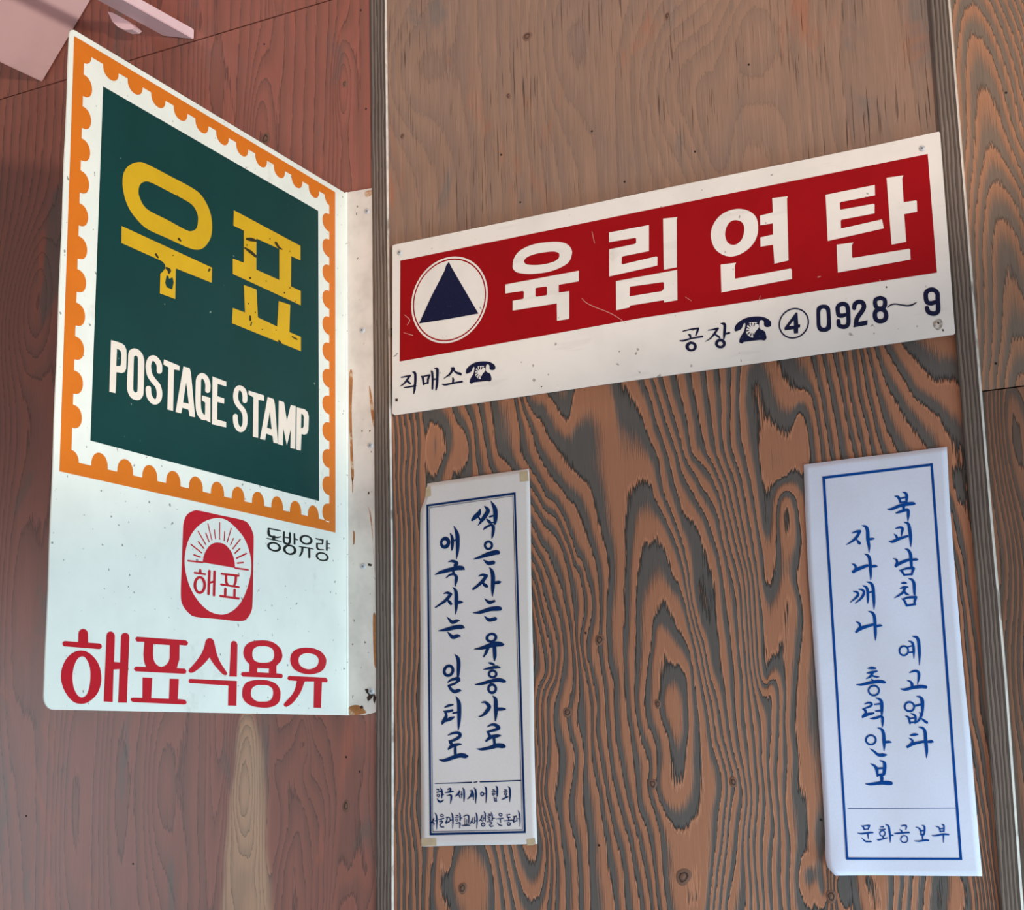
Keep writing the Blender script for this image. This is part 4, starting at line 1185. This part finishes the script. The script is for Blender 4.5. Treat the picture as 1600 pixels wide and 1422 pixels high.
def paper(name, label, left, right, disp, mat, nu=24, nv=70):
    """left/right: pixel polylines top to bottom"""
    L = np.array([on_wall(*p, d=0.002)[[0, 2]] for p in left])
    Rr = np.array([on_wall(*p, d=0.002)[[0, 2]] for p in right])

    def along(Q, t):
        s = np.concatenate([[0], np.cumsum(np.hypot(*np.diff(Q, axis=0).T))])
        s /= s[-1]
        return np.array([np.interp(t, s, Q[:, 0]), np.interp(t, s, Q[:, 1])])
    V, F = [], []
    for j in range(nv + 1):
        t = j / nv
        a, b = along(L, t), along(Rr, t)
        for i in range(nu + 1):
            p = a + (b - a) * i / nu
            V.append((p[0], -disp(p[0], p[1]), p[1]))
    w = nu + 1
    for j in range(nv):
        for i in range(nu):
            F.append([j * w + i, (j + 1) * w + i, (j + 1) * w + i + 1, j * w + i + 1])
    c = (L.mean(0) + Rr.mean(0)) / 2
    root = thing(name, label, 'paper notice', (c[0], -0.002, c[1]), None)
    o = mesh_obj('paper_sheet', V, F, mat, root, True)
    so = o.modifiers.new('thickness', 'SOLIDIFY')
    so.thickness = 0.00025
    so.offset = -1
    return root


def disp1(x, z):
    return 0.0016 + 0.0007 * math.sin(z * 31 + x * 9) * math.sin(x * 40) + 0.0006 * math.sin(z * 12)


pa1 = paper('paper_notice', 'narrow ivory paper strip with double blue border, taped just right of the left batten',
            [(666.8, 755.3), (665.2, 767), (662.3, 781.7), (656.2, 797.5), (656.4, 900), (656.8, 1100), (657.3, 1322.8)],
            [(826, 732.2), (828.3, 800), (829.8, 880), (831.6, 960), (833.2, 1060), (835, 1160), (836.6, 1250), (838.2, 1319)], disp1, m_paper1)


def on_paper(dfn):
    def fn(u, v, l):
        X = on_wall(u, v, 0.002)
        d = dfn(X[0], X[2])
        X = on_wall(u, v, d + l)
        return tuple(X)
    return fn


def frame(P, outer, inner, n=16):
    """ring between two quads given TL TR BR BL, cut in small pieces so that it follows the sheet"""
    for k in range(4):
        a0, a1, b0, b1 = outer[k], outer[(k + 1) % 4], inner[k], inner[(k + 1) % 4]
        for i in range(n):
            t0, t1 = i / n, (i + 1) / n
            g = lambda p, q, t: (p[0] + (q[0] - p[0]) * t, p[1] + (q[1] - p[1]) * t)
            P.poly([[g(a0, a1, t0), g(a0, a1, t1), g(b0, b1, t1), g(b0, b1, t0)]])


f1 = on_paper(disp1)
P = Paint(f1, 0.0002)
frame(P, [(666.2, 788.6), (805.6, 769.0), (821.7, 1301.8), (671.4, 1305.5)], [(669.4, 791.4), (802.8, 773.0), (818.4, 1298.6), (674.2, 1301.8)])
frame(P, [(670.7, 793.0), (801.7, 774.6), (816.7, 1297.2), (675.8, 1300.2)], [(671.5, 793.8), (800.9, 775.4), (815.9, 1296.4), (676.6, 1299.3)])
P.build('border', m_ink1, pa1)['label'] = 'dark blue double border line'

P = Paint(f1, 0.0003)
T = Tile(P, 655, 730, 8.889)
T.S('845,590,10 830,640,26 780,690,28 735,735,14;910,545,8 945,580,22 950,620,26 900,700,25 855,760,16 818,808,4;820,680,10 840,720,12 860,730,12;940,725,10 975,760,20 1000,775,10;995,470,4 1030,530,20 1055,590,28 1060,680,28 1055,760,20 1048,800,6;'
    '980,690,10 1010,680,12 1040,670,8;892,868,5 920,840,14 990,805,14 1025,820,20 1030,870,20 1020,940,16 1008,992,4;1000,772,8 1040,768,8')
T.E(962, 1085, 66, 68, 32, 34)
T.S('760,1278,6 830,1255,16 960,1210,28 1060,1185,30 1092,1185,28;895,1290,5 930,1315,18 965,1335,24 1030,1325,24')
T2 = Tile(P, 655, 870, 8.889)
T2.S('825,270,5 880,250,16 935,265,20;930,270,20 880,340,22 820,395,18 750,450,14;880,360,12 915,395,22 940,410,18;978,150,6 1010,200,22 1025,280,26 1022,420,24 1018,500,14 1018,552,4;1045,365,18 1100,355,20 1130,350,10;'
     '908,582,4 950,620,18 985,635,22 1045,615,14;750,780,5 850,770,20 980,730,26 1080,720,30 1120,722,26;905,825,4 945,862,18 980,880,22 1055,862,24')
T3 = Tile(P, 655, 980, 8.889)
T3.E(1003, 147, 84, 70, 42, 36, rot=-20)
T3.S('765,305,4 870,290,20 1000,250,30 1090,235,32 1150,240,24 1175,240,8;955,290,20 930,350,18 895,412,8;1045,280,24 1050,400,22 1045,465,8;962,495,5 1000,505,16 1040,520,12;890,590,4 970,572,16 1070,555,20 1120,560,10')
T3.E(1020, 650, 68, 62, 34, 30)
T3.S('778,800,6 870,785,18 1000,750,22 1100,735,26 1175,750,22 1195,757,12')
T3.E(1013, 855, 70, 76, 34, 38)
T3.S('985,775,6 990,790,10;865,1048,5 920,1045,16 965,1090,24 970,1120,24 930,1180,22 880,1225,14 820,1248,3;1020,955,4 1060,1000,22 1065,1100,26 1065,1200,22 1058,1300,8;1085,1140,20 1150,1138,20 1198,1138,8')
T4 = Tile(P, 655, 1060, 8.889)
T4.S('950,672,6 1000,645,14 1050,645,20 1090,670,24 1100,695,22 1040,720,18 945,745,10;950,740,8 970,780,18 985,800,16;1130,795,8 1080,800,22 990,820,22 930,870,12;1035,820,16 1045,880,18 1045,930,16;800,982,5 870,985,16 980,965,22 1080,935,28 1160,940,30 1178,945,22')
P.build('lettering', m_ink1, pa1)['label'] = 'right column of brush-written Korean letters'

P = Paint(f1, 0.0003)
T = Tile(P, 655, 730, 8.889)
T.E(360, 1050, 72, 86, 28, 34, -8, 0, rot=15)
T.S('432,920,6 455,970,18 462,1040,20 458,1120,16 452,1158,5;455,1040,8 520,1000,10;482,820,4 510,880,18 530,950,26 535,1080,24 530,1180,18 518,1275,4')
T2 = Tile(P, 655, 870, 8.889)
T2.S('405,70,5 460,60,16 520,85,22 500,120,22;222,248,6 300,215,20 430,180,26 540,155,28 600,160,26 626,176,8;372,295,4 420,255,12 475,235,16 470,200,16;480,235,14 515,280,22 510,340,20 498,410,6;'
     '340,512,5 390,500,16 440,520,18;440,520,18 400,570,20 350,620,18 225,705,8;390,595,10 425,635,20 440,655,18;468,425,5 500,460,18 515,520,24 515,640,24 512,740,14 502,800,4;525,635,18 570,630,20 605,632,6;'
     '388,838,4 430,885,18 465,910,22 520,890,20 555,885,8;268,1030,5 380,1010,22 500,980,26 590,975,26 625,983,8;395,1045,4 430,1085,18 470,1118,24 530,1100,22 570,1105,8')
T3 = Tile(P, 655, 980, 8.889)
T3.E(408, 605, 78, 90, 38, 48, rot=25)
T3.S('495,378,5 535,430,22 548,500,24 545,600,22 538,690,14;400,765,8 440,735,14 500,720,20 540,715,24 555,740,16;545,740,20 500,780,14 410,815,14;410,820,14 450,870,20 490,895,22 550,880,20 582,882,6;'
     '355,1115,6 410,1090,16 470,1078,8;340,1170,6 400,1170,16 460,1155,14;360,1175,14 375,1215,16 370,1250,20 330,1320,20 320,1345,10;340,1310,14 430,1275,22 482,1250,10;510,960,4 545,1030,22 555,1100,26 555,1250,24 550,1350,16 542,1430,5;470,1195,10 540,1180,12')
T4 = Tile(P, 655, 1060, 8.889)
T4.S('400,792,5 460,765,14 530,755,18 565,775,22 560,810,20 500,850,18 430,875,12;415,865,8 440,900,20 455,920,16;585,915,8 530,920,18 450,945,22 405,985,10;500,935,14 500,1000,18 500,1070,16;280,1130,5 350,1140,20 480,1095,24 570,1070,28 640,1080,28 668,1082,14')
P.build('lettering', m_ink1, pa1)['label'] = 'left column of brush-written Korean letters'

P = Paint(f1, 0.0003)
T = Tile(P, 655, 1205, 11.38)
U = Tile(P, 745, 1205, 11.38)
T.S('280,222,4 500,215,7 900,202,11 930,200,10;975,200,7 1025,190,9')
U.S('60,192,9 400,182,10 785,165,8')
T.S('310,320,8 345,330,12;312,380,8 380,360,12;380,300,6 400,340,14 405,400,14 398,480,8;405,425,10 435,415,9;320,490,5 350,535,16 385,545,14 430,515,8;505,330,6 540,310,12 560,320,14 545,360,10;465,385,6 540,370,14 605,360,10;'
    '490,440,4 550,425,12 570,440,16 568,500,14 555,575,5;720,345,8 700,395,16 650,445,8;690,415,6 715,440,10 725,480,6;725,420,5 765,410,8;750,360,5 756,420,9 752,480,6;775,295,5 795,340,14 800,450,14 795,545,5;'
    '905,355,6 940,345,12 935,400,16 900,460,12 860,498,5;925,425,8 960,410,10;925,455,8 960,440,10;955,370,8 965,420,12 965,510,6;975,295,5 1000,330,14 1010,430,14 1003,575,5')
T.E(340, 435, 30, 30, 13, 13)
U.E(95, 408, 36, 42, 16, 18)
U.E(295, 410, 27, 27, 11, 11)
U.E(512, 405, 28, 28, 12, 12)
U.S('130,405,6 165,400,8;140,275,5 165,310,14 170,430,12 160,565,4;285,330,8 315,335,8;268,365,6 320,355,9;340,265,5 362,300,14 365,420,12 358,450,8;320,375,6 360,368,7;325,410,6 360,402,7;308,460,6 318,530,8;345,470,7 350,540,8;'
    '312,495,6 348,490,6;315,535,7 352,530,7;490,330,7 525,335,8;480,365,6 540,355,9;520,430,7 520,470,8;445,505,6 500,480,12 555,455,8;560,275,5 585,310,14 592,420,13 585,550,4')
P.build('lettering', m_ink1, pa1)['label'] = 'upper small line of writing under a thin rule'
P = Paint(f1, 0.0003)
T = Tile(P, 655, 1205, 11.38)
U = Tile(P, 745, 1205, 11.38)
T.S('262,840,6 240,890,12 205,935,5;240,900,6 265,930,9 262,960,5;275,885,7 310,875,7;280,740,4 305,790,12 315,900,11 310,1035,4;345,860,5 400,850,10 440,835,7;395,855,7 395,880,8;360,900,6 400,890,9 415,905,9 380,940,8 370,960,8 390,990,10 440,995,8;'
    '480,830,6 525,820,9;500,830,8 490,880,10 475,925,9 540,895,8;545,820,5 550,880,9;550,875,6 590,865,7;575,740,4 592,790,12 600,900,11 592,1020,4;655,790,7 690,790,8;640,825,6 700,815,8;715,740,4 728,790,11 728,880,9;735,835,7 765,832,6;'
    '650,935,6 700,920,9 725,925,12 718,1015,5;790,805,6 840,785,9 880,800,11 880,930,8;808,830,5 812,960,6;845,860,5 848,960,6;755,970,5 820,965,11 900,962,8;950,830,6 935,890,11 905,935,6;940,895,6 965,930,9;985,815,5 985,920,8;990,890,6 1020,880,7;1010,740,4 1025,790,12 1030,900,11 1022,1020,4')
T.E(405, 790, 33, 27, 18, 12)
T.E(670, 870, 27, 27, 12, 12)
U.E(112, 950, 40, 38, 22, 18)
U.E(220, 840, 25, 25, 11, 11)
U.E(422, 775, 34, 32, 18, 16)
U.E(570, 940, 36, 34, 18, 16)
U.S('90,790,6 75,850,10 40,890,5;75,860,6 95,890,8;110,785,5 112,880,7;112,840,5 140,832,6;130,720,4 148,760,11 150,890,8;205,765,6 245,765,7;190,800,5 250,790,8;222,862,6 222,885,6;180,905,5 255,880,7;255,730,4 275,790,10 275,880,8;280,840,7 320,838,6;'
    '225,920,5 265,910,8 262,935,8 232,955,7 245,985,9 295,975,6;345,852,5 420,845,9 470,835,6;420,850,8 425,920,6;365,915,4 395,955,9 445,970,8;530,780,6 590,770,7;545,790,7 545,825,8 600,820,6;565,830,7 568,870,8;480,885,5 570,880,9 640,870,7;'
    '650,810,6 690,800,8;665,815,8 660,860,9 650,905,8 700,885,7;705,790,5 715,890,7;715,850,5 745,845,6;738,700,4 755,760,11 768,860,10 765,985,4')
P.build('lettering', m_ink1, pa1)['label'] = 'lowest small line of writing above the border'
for s in ('665.6,762 673,759.5 673.6,775 664.4,777', '811.5,737 824.5,735.2 826.2,751.5 812.5,753', '658.6,1310 681.5,1309.5 682,1321.5 658.6,1322', '823,1311.5 836,1309.5 836.8,1318 834,1321 823.5,1321.4'):
    P = Paint(f1, 0.00025)
    P.poly([parse(s)])
    P.build('tape', m_tape, pa1)

CURL = on_wall(1305, 1366)


def disp2(x, z):
    d = 0.0018 + 0.0010 * math.sin(z * 17 + 1) * math.sin(x * 22 + 2) + 0.0006 * math.sin(x * 60 + z * 9)
    e = max(0.0, 0.055 - math.hypot(x - CURL[0], z - CURL[2]))
    return d + 2.6 * e * e


pa2 = paper('paper_notice', 'wider white paper strip with a single blue border, curled at its lower left corner',
            [(1255.4, 725.8), (1258, 800), (1263, 900), (1270.5, 1000), (1276, 1080), (1282, 1180), (1287, 1260), (1291.2, 1336), (1294, 1352), (1300, 1359), (1309, 1367.3)],
            [(1479.6, 698), (1484, 790), (1491, 880), (1499, 975), (1507, 1065), (1517, 1160), (1524, 1250), (1534.3, 1369.3)], disp2, m_paper2)
f2 = on_paper(disp2)
P = Paint(f2, 0.0002)
frame(P, [(1284.8, 744.6), (1457.5, 723.8), (1503.6, 1344), (1322.2, 1343.6)], [(1289.2, 748.2), (1453.8, 728.4), (1499.2, 1340.6), (1325.4, 1340)], 24)
P.build('border', m_ink2, pa2)['label'] = 'blue border line'
P = Paint(f2, 0.0002)
P.stroke([(1325, 1263.6, 0.45), (1380, 1263.3, 0.45), (1440, 1263, 0.45), (1495, 1262.7, 0.45)])
P.build('ruled_line', m_ink2, pa2)

P = Paint(f2, 0.0003)
T = Tile(P, 1310, 755, 8.8875)
T.S('785,182,6 825,190,16 850,225,18 860,268,12;895,125,6 935,140,16 950,180,20 945,265,14;850,215,9 945,195,10;855,268,10 945,258,10;685,362,6 740,360,16 850,315,20 960,290,22 1040,283,20 1066,290,8;905,315,20 905,370,14;802,415,8 850,400,16 950,370,18 970,390,20 970,450,18 965,530,4;'
    '795,630,6 850,615,14 890,625,16 885,670,16 875,730,6;775,710,5 800,730,14 815,760,16;705,808,6 755,812,18 850,770,18 960,735,14;915,545,5 965,560,16 985,610,20 1000,720,22 1005,820,14 1005,885,4;'
    '765,1048,5 805,1065,14 815,1105,16 800,1150,18;800,1145,18 880,1100,20 990,1060,16;930,915,6 970,930,16 1000,985,20 1010,1080,20 1015,1160,16;1020,1065,14 1080,1060,16 1105,1062,6;848,1212,6 880,1225,14 915,1275,14;855,1215,8 950,1185,14 1040,1180,18;1045,1185,18 1025,1240,14 1015,1270,12;910,1275,12 1025,1265,12')
T2 = Tile(P, 1310, 850, 8.8875)
T2.S('875,545,6 910,540,16 945,542,8;860,620,6 910,600,14 965,598,8;925,610,18 900,670,16 840,715,12 775,752,3;905,645,10 940,690,16 980,705,6;975,480,5 1025,500,16 1050,550,20 1055,640,18 1058,700,14;880,762,6 915,785,14 945,845,14;890,768,8 970,745,14 1075,738,18;1075,745,18 1060,800,14 1058,835,14;945,858,12 1065,838,14')
P.build('lettering', m_ink2, pa2)['label'] = 'upper word of the right brush-written column'
P = Paint(f2, 0.0003)
T3 = Tile(P, 1320, 980, 8.8875)
T3.E(820, 328, 74, 78, 49, 52)
T3.S('885,195,5 930,210,14 950,250,16 958,330,16 960,435,4;880,275,8 950,255,10;885,355,8 950,345,10;940,130,5 1000,145,18 1025,200,20 1035,320,20 1038,420,14 1035,530,3;900,632,6 960,610,14 1010,615,16 1030,650,18 1025,720,14 1010,795,4;870,742,6 915,760,14 935,800,18 930,845,16;'
     '778,860,6 840,866,16 950,840,20 1060,825,22 1125,832,20;970,1095,12 1070,1070,14;1000,962,6 1050,975,16 1075,1020,24 1080,1120,20 1075,1200,14 1065,1240,12;845,1235,5 885,1255,14 905,1335,12;920,1200,6 965,1220,14 985,1260,14 975,1330,12;890,1270,8 985,1258,10;910,1325,10 985,1320,10;'
     '1040,1185,6 1060,1230,14 1030,1290,14 985,1330,6;1060,1265,8 1110,1305,16 1140,1325,16')
T3.E(898, 1105, 80, 78, 52, 50)
T4 = Tile(P, 1320, 1080, 8.8875)
T4.S('908,615,6 960,605,18 1015,602,8;895,655,5 935,680,14 935,715,14 880,770,14;872,775,16 960,730,18 1100,700,16;1030,500,6 1085,515,16 1115,570,20 1125,700,22 1138,830,18 1135,925,5;1155,705,14 1205,700,20 1228,705,8')
P.build('lettering', m_ink2, pa2)['label'] = 'lower word of the right brush-written column'

P = Paint(f2, 0.0003)
T = Tile(P, 1310, 755, 8.8875)
T.S('190,692,6 250,672,14 300,668,18;295,672,18 260,740,18 200,800,14 112,856,4;255,785,8 285,825,20 295,835,18;330,590,5 380,605,18 405,660,22 410,780,22 425,880,16 425,965,4;440,778,14 475,772,14 500,770,5;'
    '188,1120,5 230,1140,16 240,1180,14 215,1235,14;205,1230,18 280,1190,22 400,1145,18;365,985,5 410,1005,16 435,1060,20 445,1180,20 450,1280,14 448,1345,4;465,1155,16 515,1152,16 540,1155,6')
T2 = Tile(P, 1310, 850, 8.8875)
T2.S('208,660,5 255,668,14 275,700,16 250,740,15 165,812,4;282,630,5 335,640,14 355,680,16 320,750,15 235,825,5;338,580,5 385,600,16 405,650,18 410,750,16 408,828,4;410,680,9 475,660,10;395,528,5 450,545,16 480,600,20 490,720,20 495,820,16 495,912,4;'
     '248,1082,5 290,1105,15 300,1150,14 265,1200,16;248,1222,14 320,1170,22 480,1120,16;420,938,5 470,955,16 500,1010,20 510,1130,20 515,1240,18 515,1340,5;535,1142,14 580,1132,15 608,1135,5')
P.build('lettering', m_ink2, pa2)['label'] = 'upper word of the left brush-written column'
P = Paint(f2, 0.0003)
T3 = Tile(P, 1320, 980, 8.8875)
T3.S('320,575,5 370,568,18 425,572,12;305,640,5 370,628,16 445,612,10;390,625,18 360,680,16 300,718,5;390,680,10 440,690,12 475,690,6;375,725,8 390,745,14;165,800,6 230,800,14 360,770,20 480,755,22 550,765,18 568,762,6;'
     '278,1068,6 330,1050,12 370,1060,14 360,1095,14 250,1140,8;255,1140,8 285,1160,16 290,1190,14 255,1240,16;248,1250,12 310,1215,20 400,1195,12;430,985,5 480,1000,14 510,1040,20 515,1130,20 515,1215,12;415,1075,8 490,1065,12;430,1165,8 500,1160,12;355,1272,6 420,1265,16 500,1240,14 522,1260,18 525,1320,16 522,1390,4')
T3.E(403, 880, 86, 82, 60, 54)
T4 = Tile(P, 1320, 1080, 8.8875)
T4.E(362, 678, 82, 78, 54, 52)
T4.S('458,512,5 510,530,16 538,590,20 545,690,22 548,770,14 545,828,4;570,710,14 610,705,16 648,710,6;355,802,5 410,840,14 465,885,18 530,888,22 575,885,10;360,1010,5 415,1040,16 445,1090,20 455,1185,10;490,965,6 540,985,16 555,1030,22 545,1140,20 530,1165,14;450,1075,12 550,1070,12;460,1165,14 545,1150,14;'
     '500,1165,14 515,1210,22 510,1260,16;290,1290,5 360,1293,16 500,1275,22 580,1275,26 640,1280,24')
P.build('lettering', m_ink2, pa2)['label'] = 'lower word of the left brush-written column'
P = Paint(f2, 0.0003)
T = Tile(P, 1325, 1270, 9.412)
T.S('195,195,5 225,210,10 240,245,9;205,198,6 310,188,10;315,190,12 300,235,9;235,248,8 300,242,8;145,302,5 200,308,10 290,298,12 365,292,10;290,300,10 300,385,5;200,372,4 245,412,10 270,425,10 340,425,10;475,210,5 520,208,10;460,250,5 545,245,9;515,345,9 520,385,9;430,395,6 460,400,10 580,370,7;'
    '555,175,5 595,195,12 610,260,14 620,350,12 622,440,4;620,335,10 665,332,8;780,198,5 820,188,9 860,195,10 850,250,6;760,250,5 785,265,10 795,290,9;685,308,6 740,302,11 900,292,10;1000,215,5 1045,230,10 1070,270,12 1075,320,8;1090,190,5 1125,205,12 1125,290,12 1110,330,9;1065,268,9 1125,262,9;1070,325,9 1120,320,9;'
    '1095,330,10 1100,400,9;985,418,6 1050,420,10 1140,405,12 1185,408,10;1295,205,5 1335,215,9 1360,280,9;1380,175,5 1410,190,11 1412,275,9;1350,240,8 1410,230,8;1355,280,8 1410,272,8;1240,338,6 1290,338,10 1400,318,12 1480,322,10;1405,325,11 1405,440,5')
T.E(508, 305, 48, 50, 30, 32)
T.E(828, 390, 60, 60, 43, 43)
P.build('lettering', m_ink2, pa2)['label'] = 'small line of writing in the bottom panel'

# ------------------------------------------------------------------ pink canopy at the top left
m_pink = paint_mat('pink_gloss_paint', srgb(250, 216, 220), (0.05, 8), 0.35, spec=0.4)
m_pinkedge = paint_mat('chipped_pink_edge', srgb(214, 180, 172), (0.15, 60), 0.5, speck=(srgb(120, 96, 86), 160, 0.62, 0.8))


def out_dir(px, py, slope):
    """outward vector (0,-1,sz) that leaves the wall point in the photo with this slope"""
    X = on_wall(px, py)
    best = None
    for sz in np.linspace(-0.6, 0.6, 481):
        a, b = proj(X), proj(X + np.array([0, -0.05, 0.05 * sz]))
        s = (b[1] - a[1]) / (b[0] - a[0])
        if best is None or abs(s - slope) < best[0]:
            best = (abs(s - slope), sz)
    return np.array([0, -1.0, best[1]])


DL = out_dir(66, 128, 0.47)
DR = out_dir(303, 62, 0.555)


def prism(name, ring, d, length, mat, parent):
    """ring of wall points extruded along d"""
    n = len(ring)
    V = [np.array(p) for p in ring] + [np.array(p) + d * length for p in ring]
    F = [list(range(n))[::-1], list(range(n, 2 * n))] + [[i, (i + 1) % n, n + (i + 1) % n, n + i] for i in range(n)]
    o = mesh_obj(name, V, F, mat, parent)
    bm = bmesh.new()
    bm.from_mesh(o.data)
    bmesh.ops.recalc_face_normals(bm, faces=bm.faces[:])
    bmesh.ops.bevel(bm, geom=bm.edges[:], offset=0.0012, segments=2, affect='EDGES')
    bm.to_mesh(o.data)
    bm.free()
    return o


A = on_wall(66, 128, 0.001)
Bp = on_wall(131, 18, 0.001)
Bx = A + (Bp - A) * 1.35
tn = np.array([-(Bp - A)[2], 0, (Bp - A)[0]])
tn = tn / np.linalg.norm(tn) * 0.016
canopy = thing('pink_canopy', 'pink painted canopy boards jutting from the wall above the tall sign, mostly out of frame', 'canopy', tuple(A))
prism('side_board', [A, Bx, Bx + tn, A + tn], DL, 0.62, m_pink, canopy)
Rb, Rt = on_wall(303.5, 61.5, 0.001), on_wall(303.5, 46, 0.001)
Lb = on_wall(255, 56, 0.001)
up = np.array([0, 0, (Rt - Rb)[2]])
prism('front_rail', [Lb, Rb, Rb + up, Lb + up], DR, 0.60, m_pink, canopy)
# flat board over both, just clipped by the frame, and the hanger that carries the rail
zt2 = Bx[2] + 0.002
prism('top_board', [np.array([Bx[0] - 0.02, -0.002, zt2]), np.array([Rt[0], -0.002, zt2]), np.array([Rt[0], -0.002, zt2 + 0.016]), np.array([Bx[0] - 0.02, -0.002, zt2 + 0.016])],
      np.array([0, -1.0, DL[2]]), 0.60, m_pink, canopy)
H0 = Rb + DR * 0.40 + up * 0.9
hz = zt2 + DL[2] * 0.40 + 0.004
prism('hanger', [np.array([Lb[0], H0[1], H0[2]]), np.array([Rb[0], H0[1], H0[2]]), np.array([Rb[0], H0[1], hz]), np.array([Lb[0], H0[1], hz])], np.array([0, -1.0, 0]), 0.03, m_pink, canopy)
# rounded tab under the rail
c0 = Lb + DR * 0.012
tab = []
for p in parse('168,18 176,20 188,26 200,33 210,42 206,46 195,46.5 184,42 176,34'):
    X = on_wall(p[0], p[1], 0.05)
    tab.append((X[0], X[2]))
slab('bracket_tab', tab, lambda x, z, l: (x, -0.05 - l, z), 0.016, m_pink, canopy)
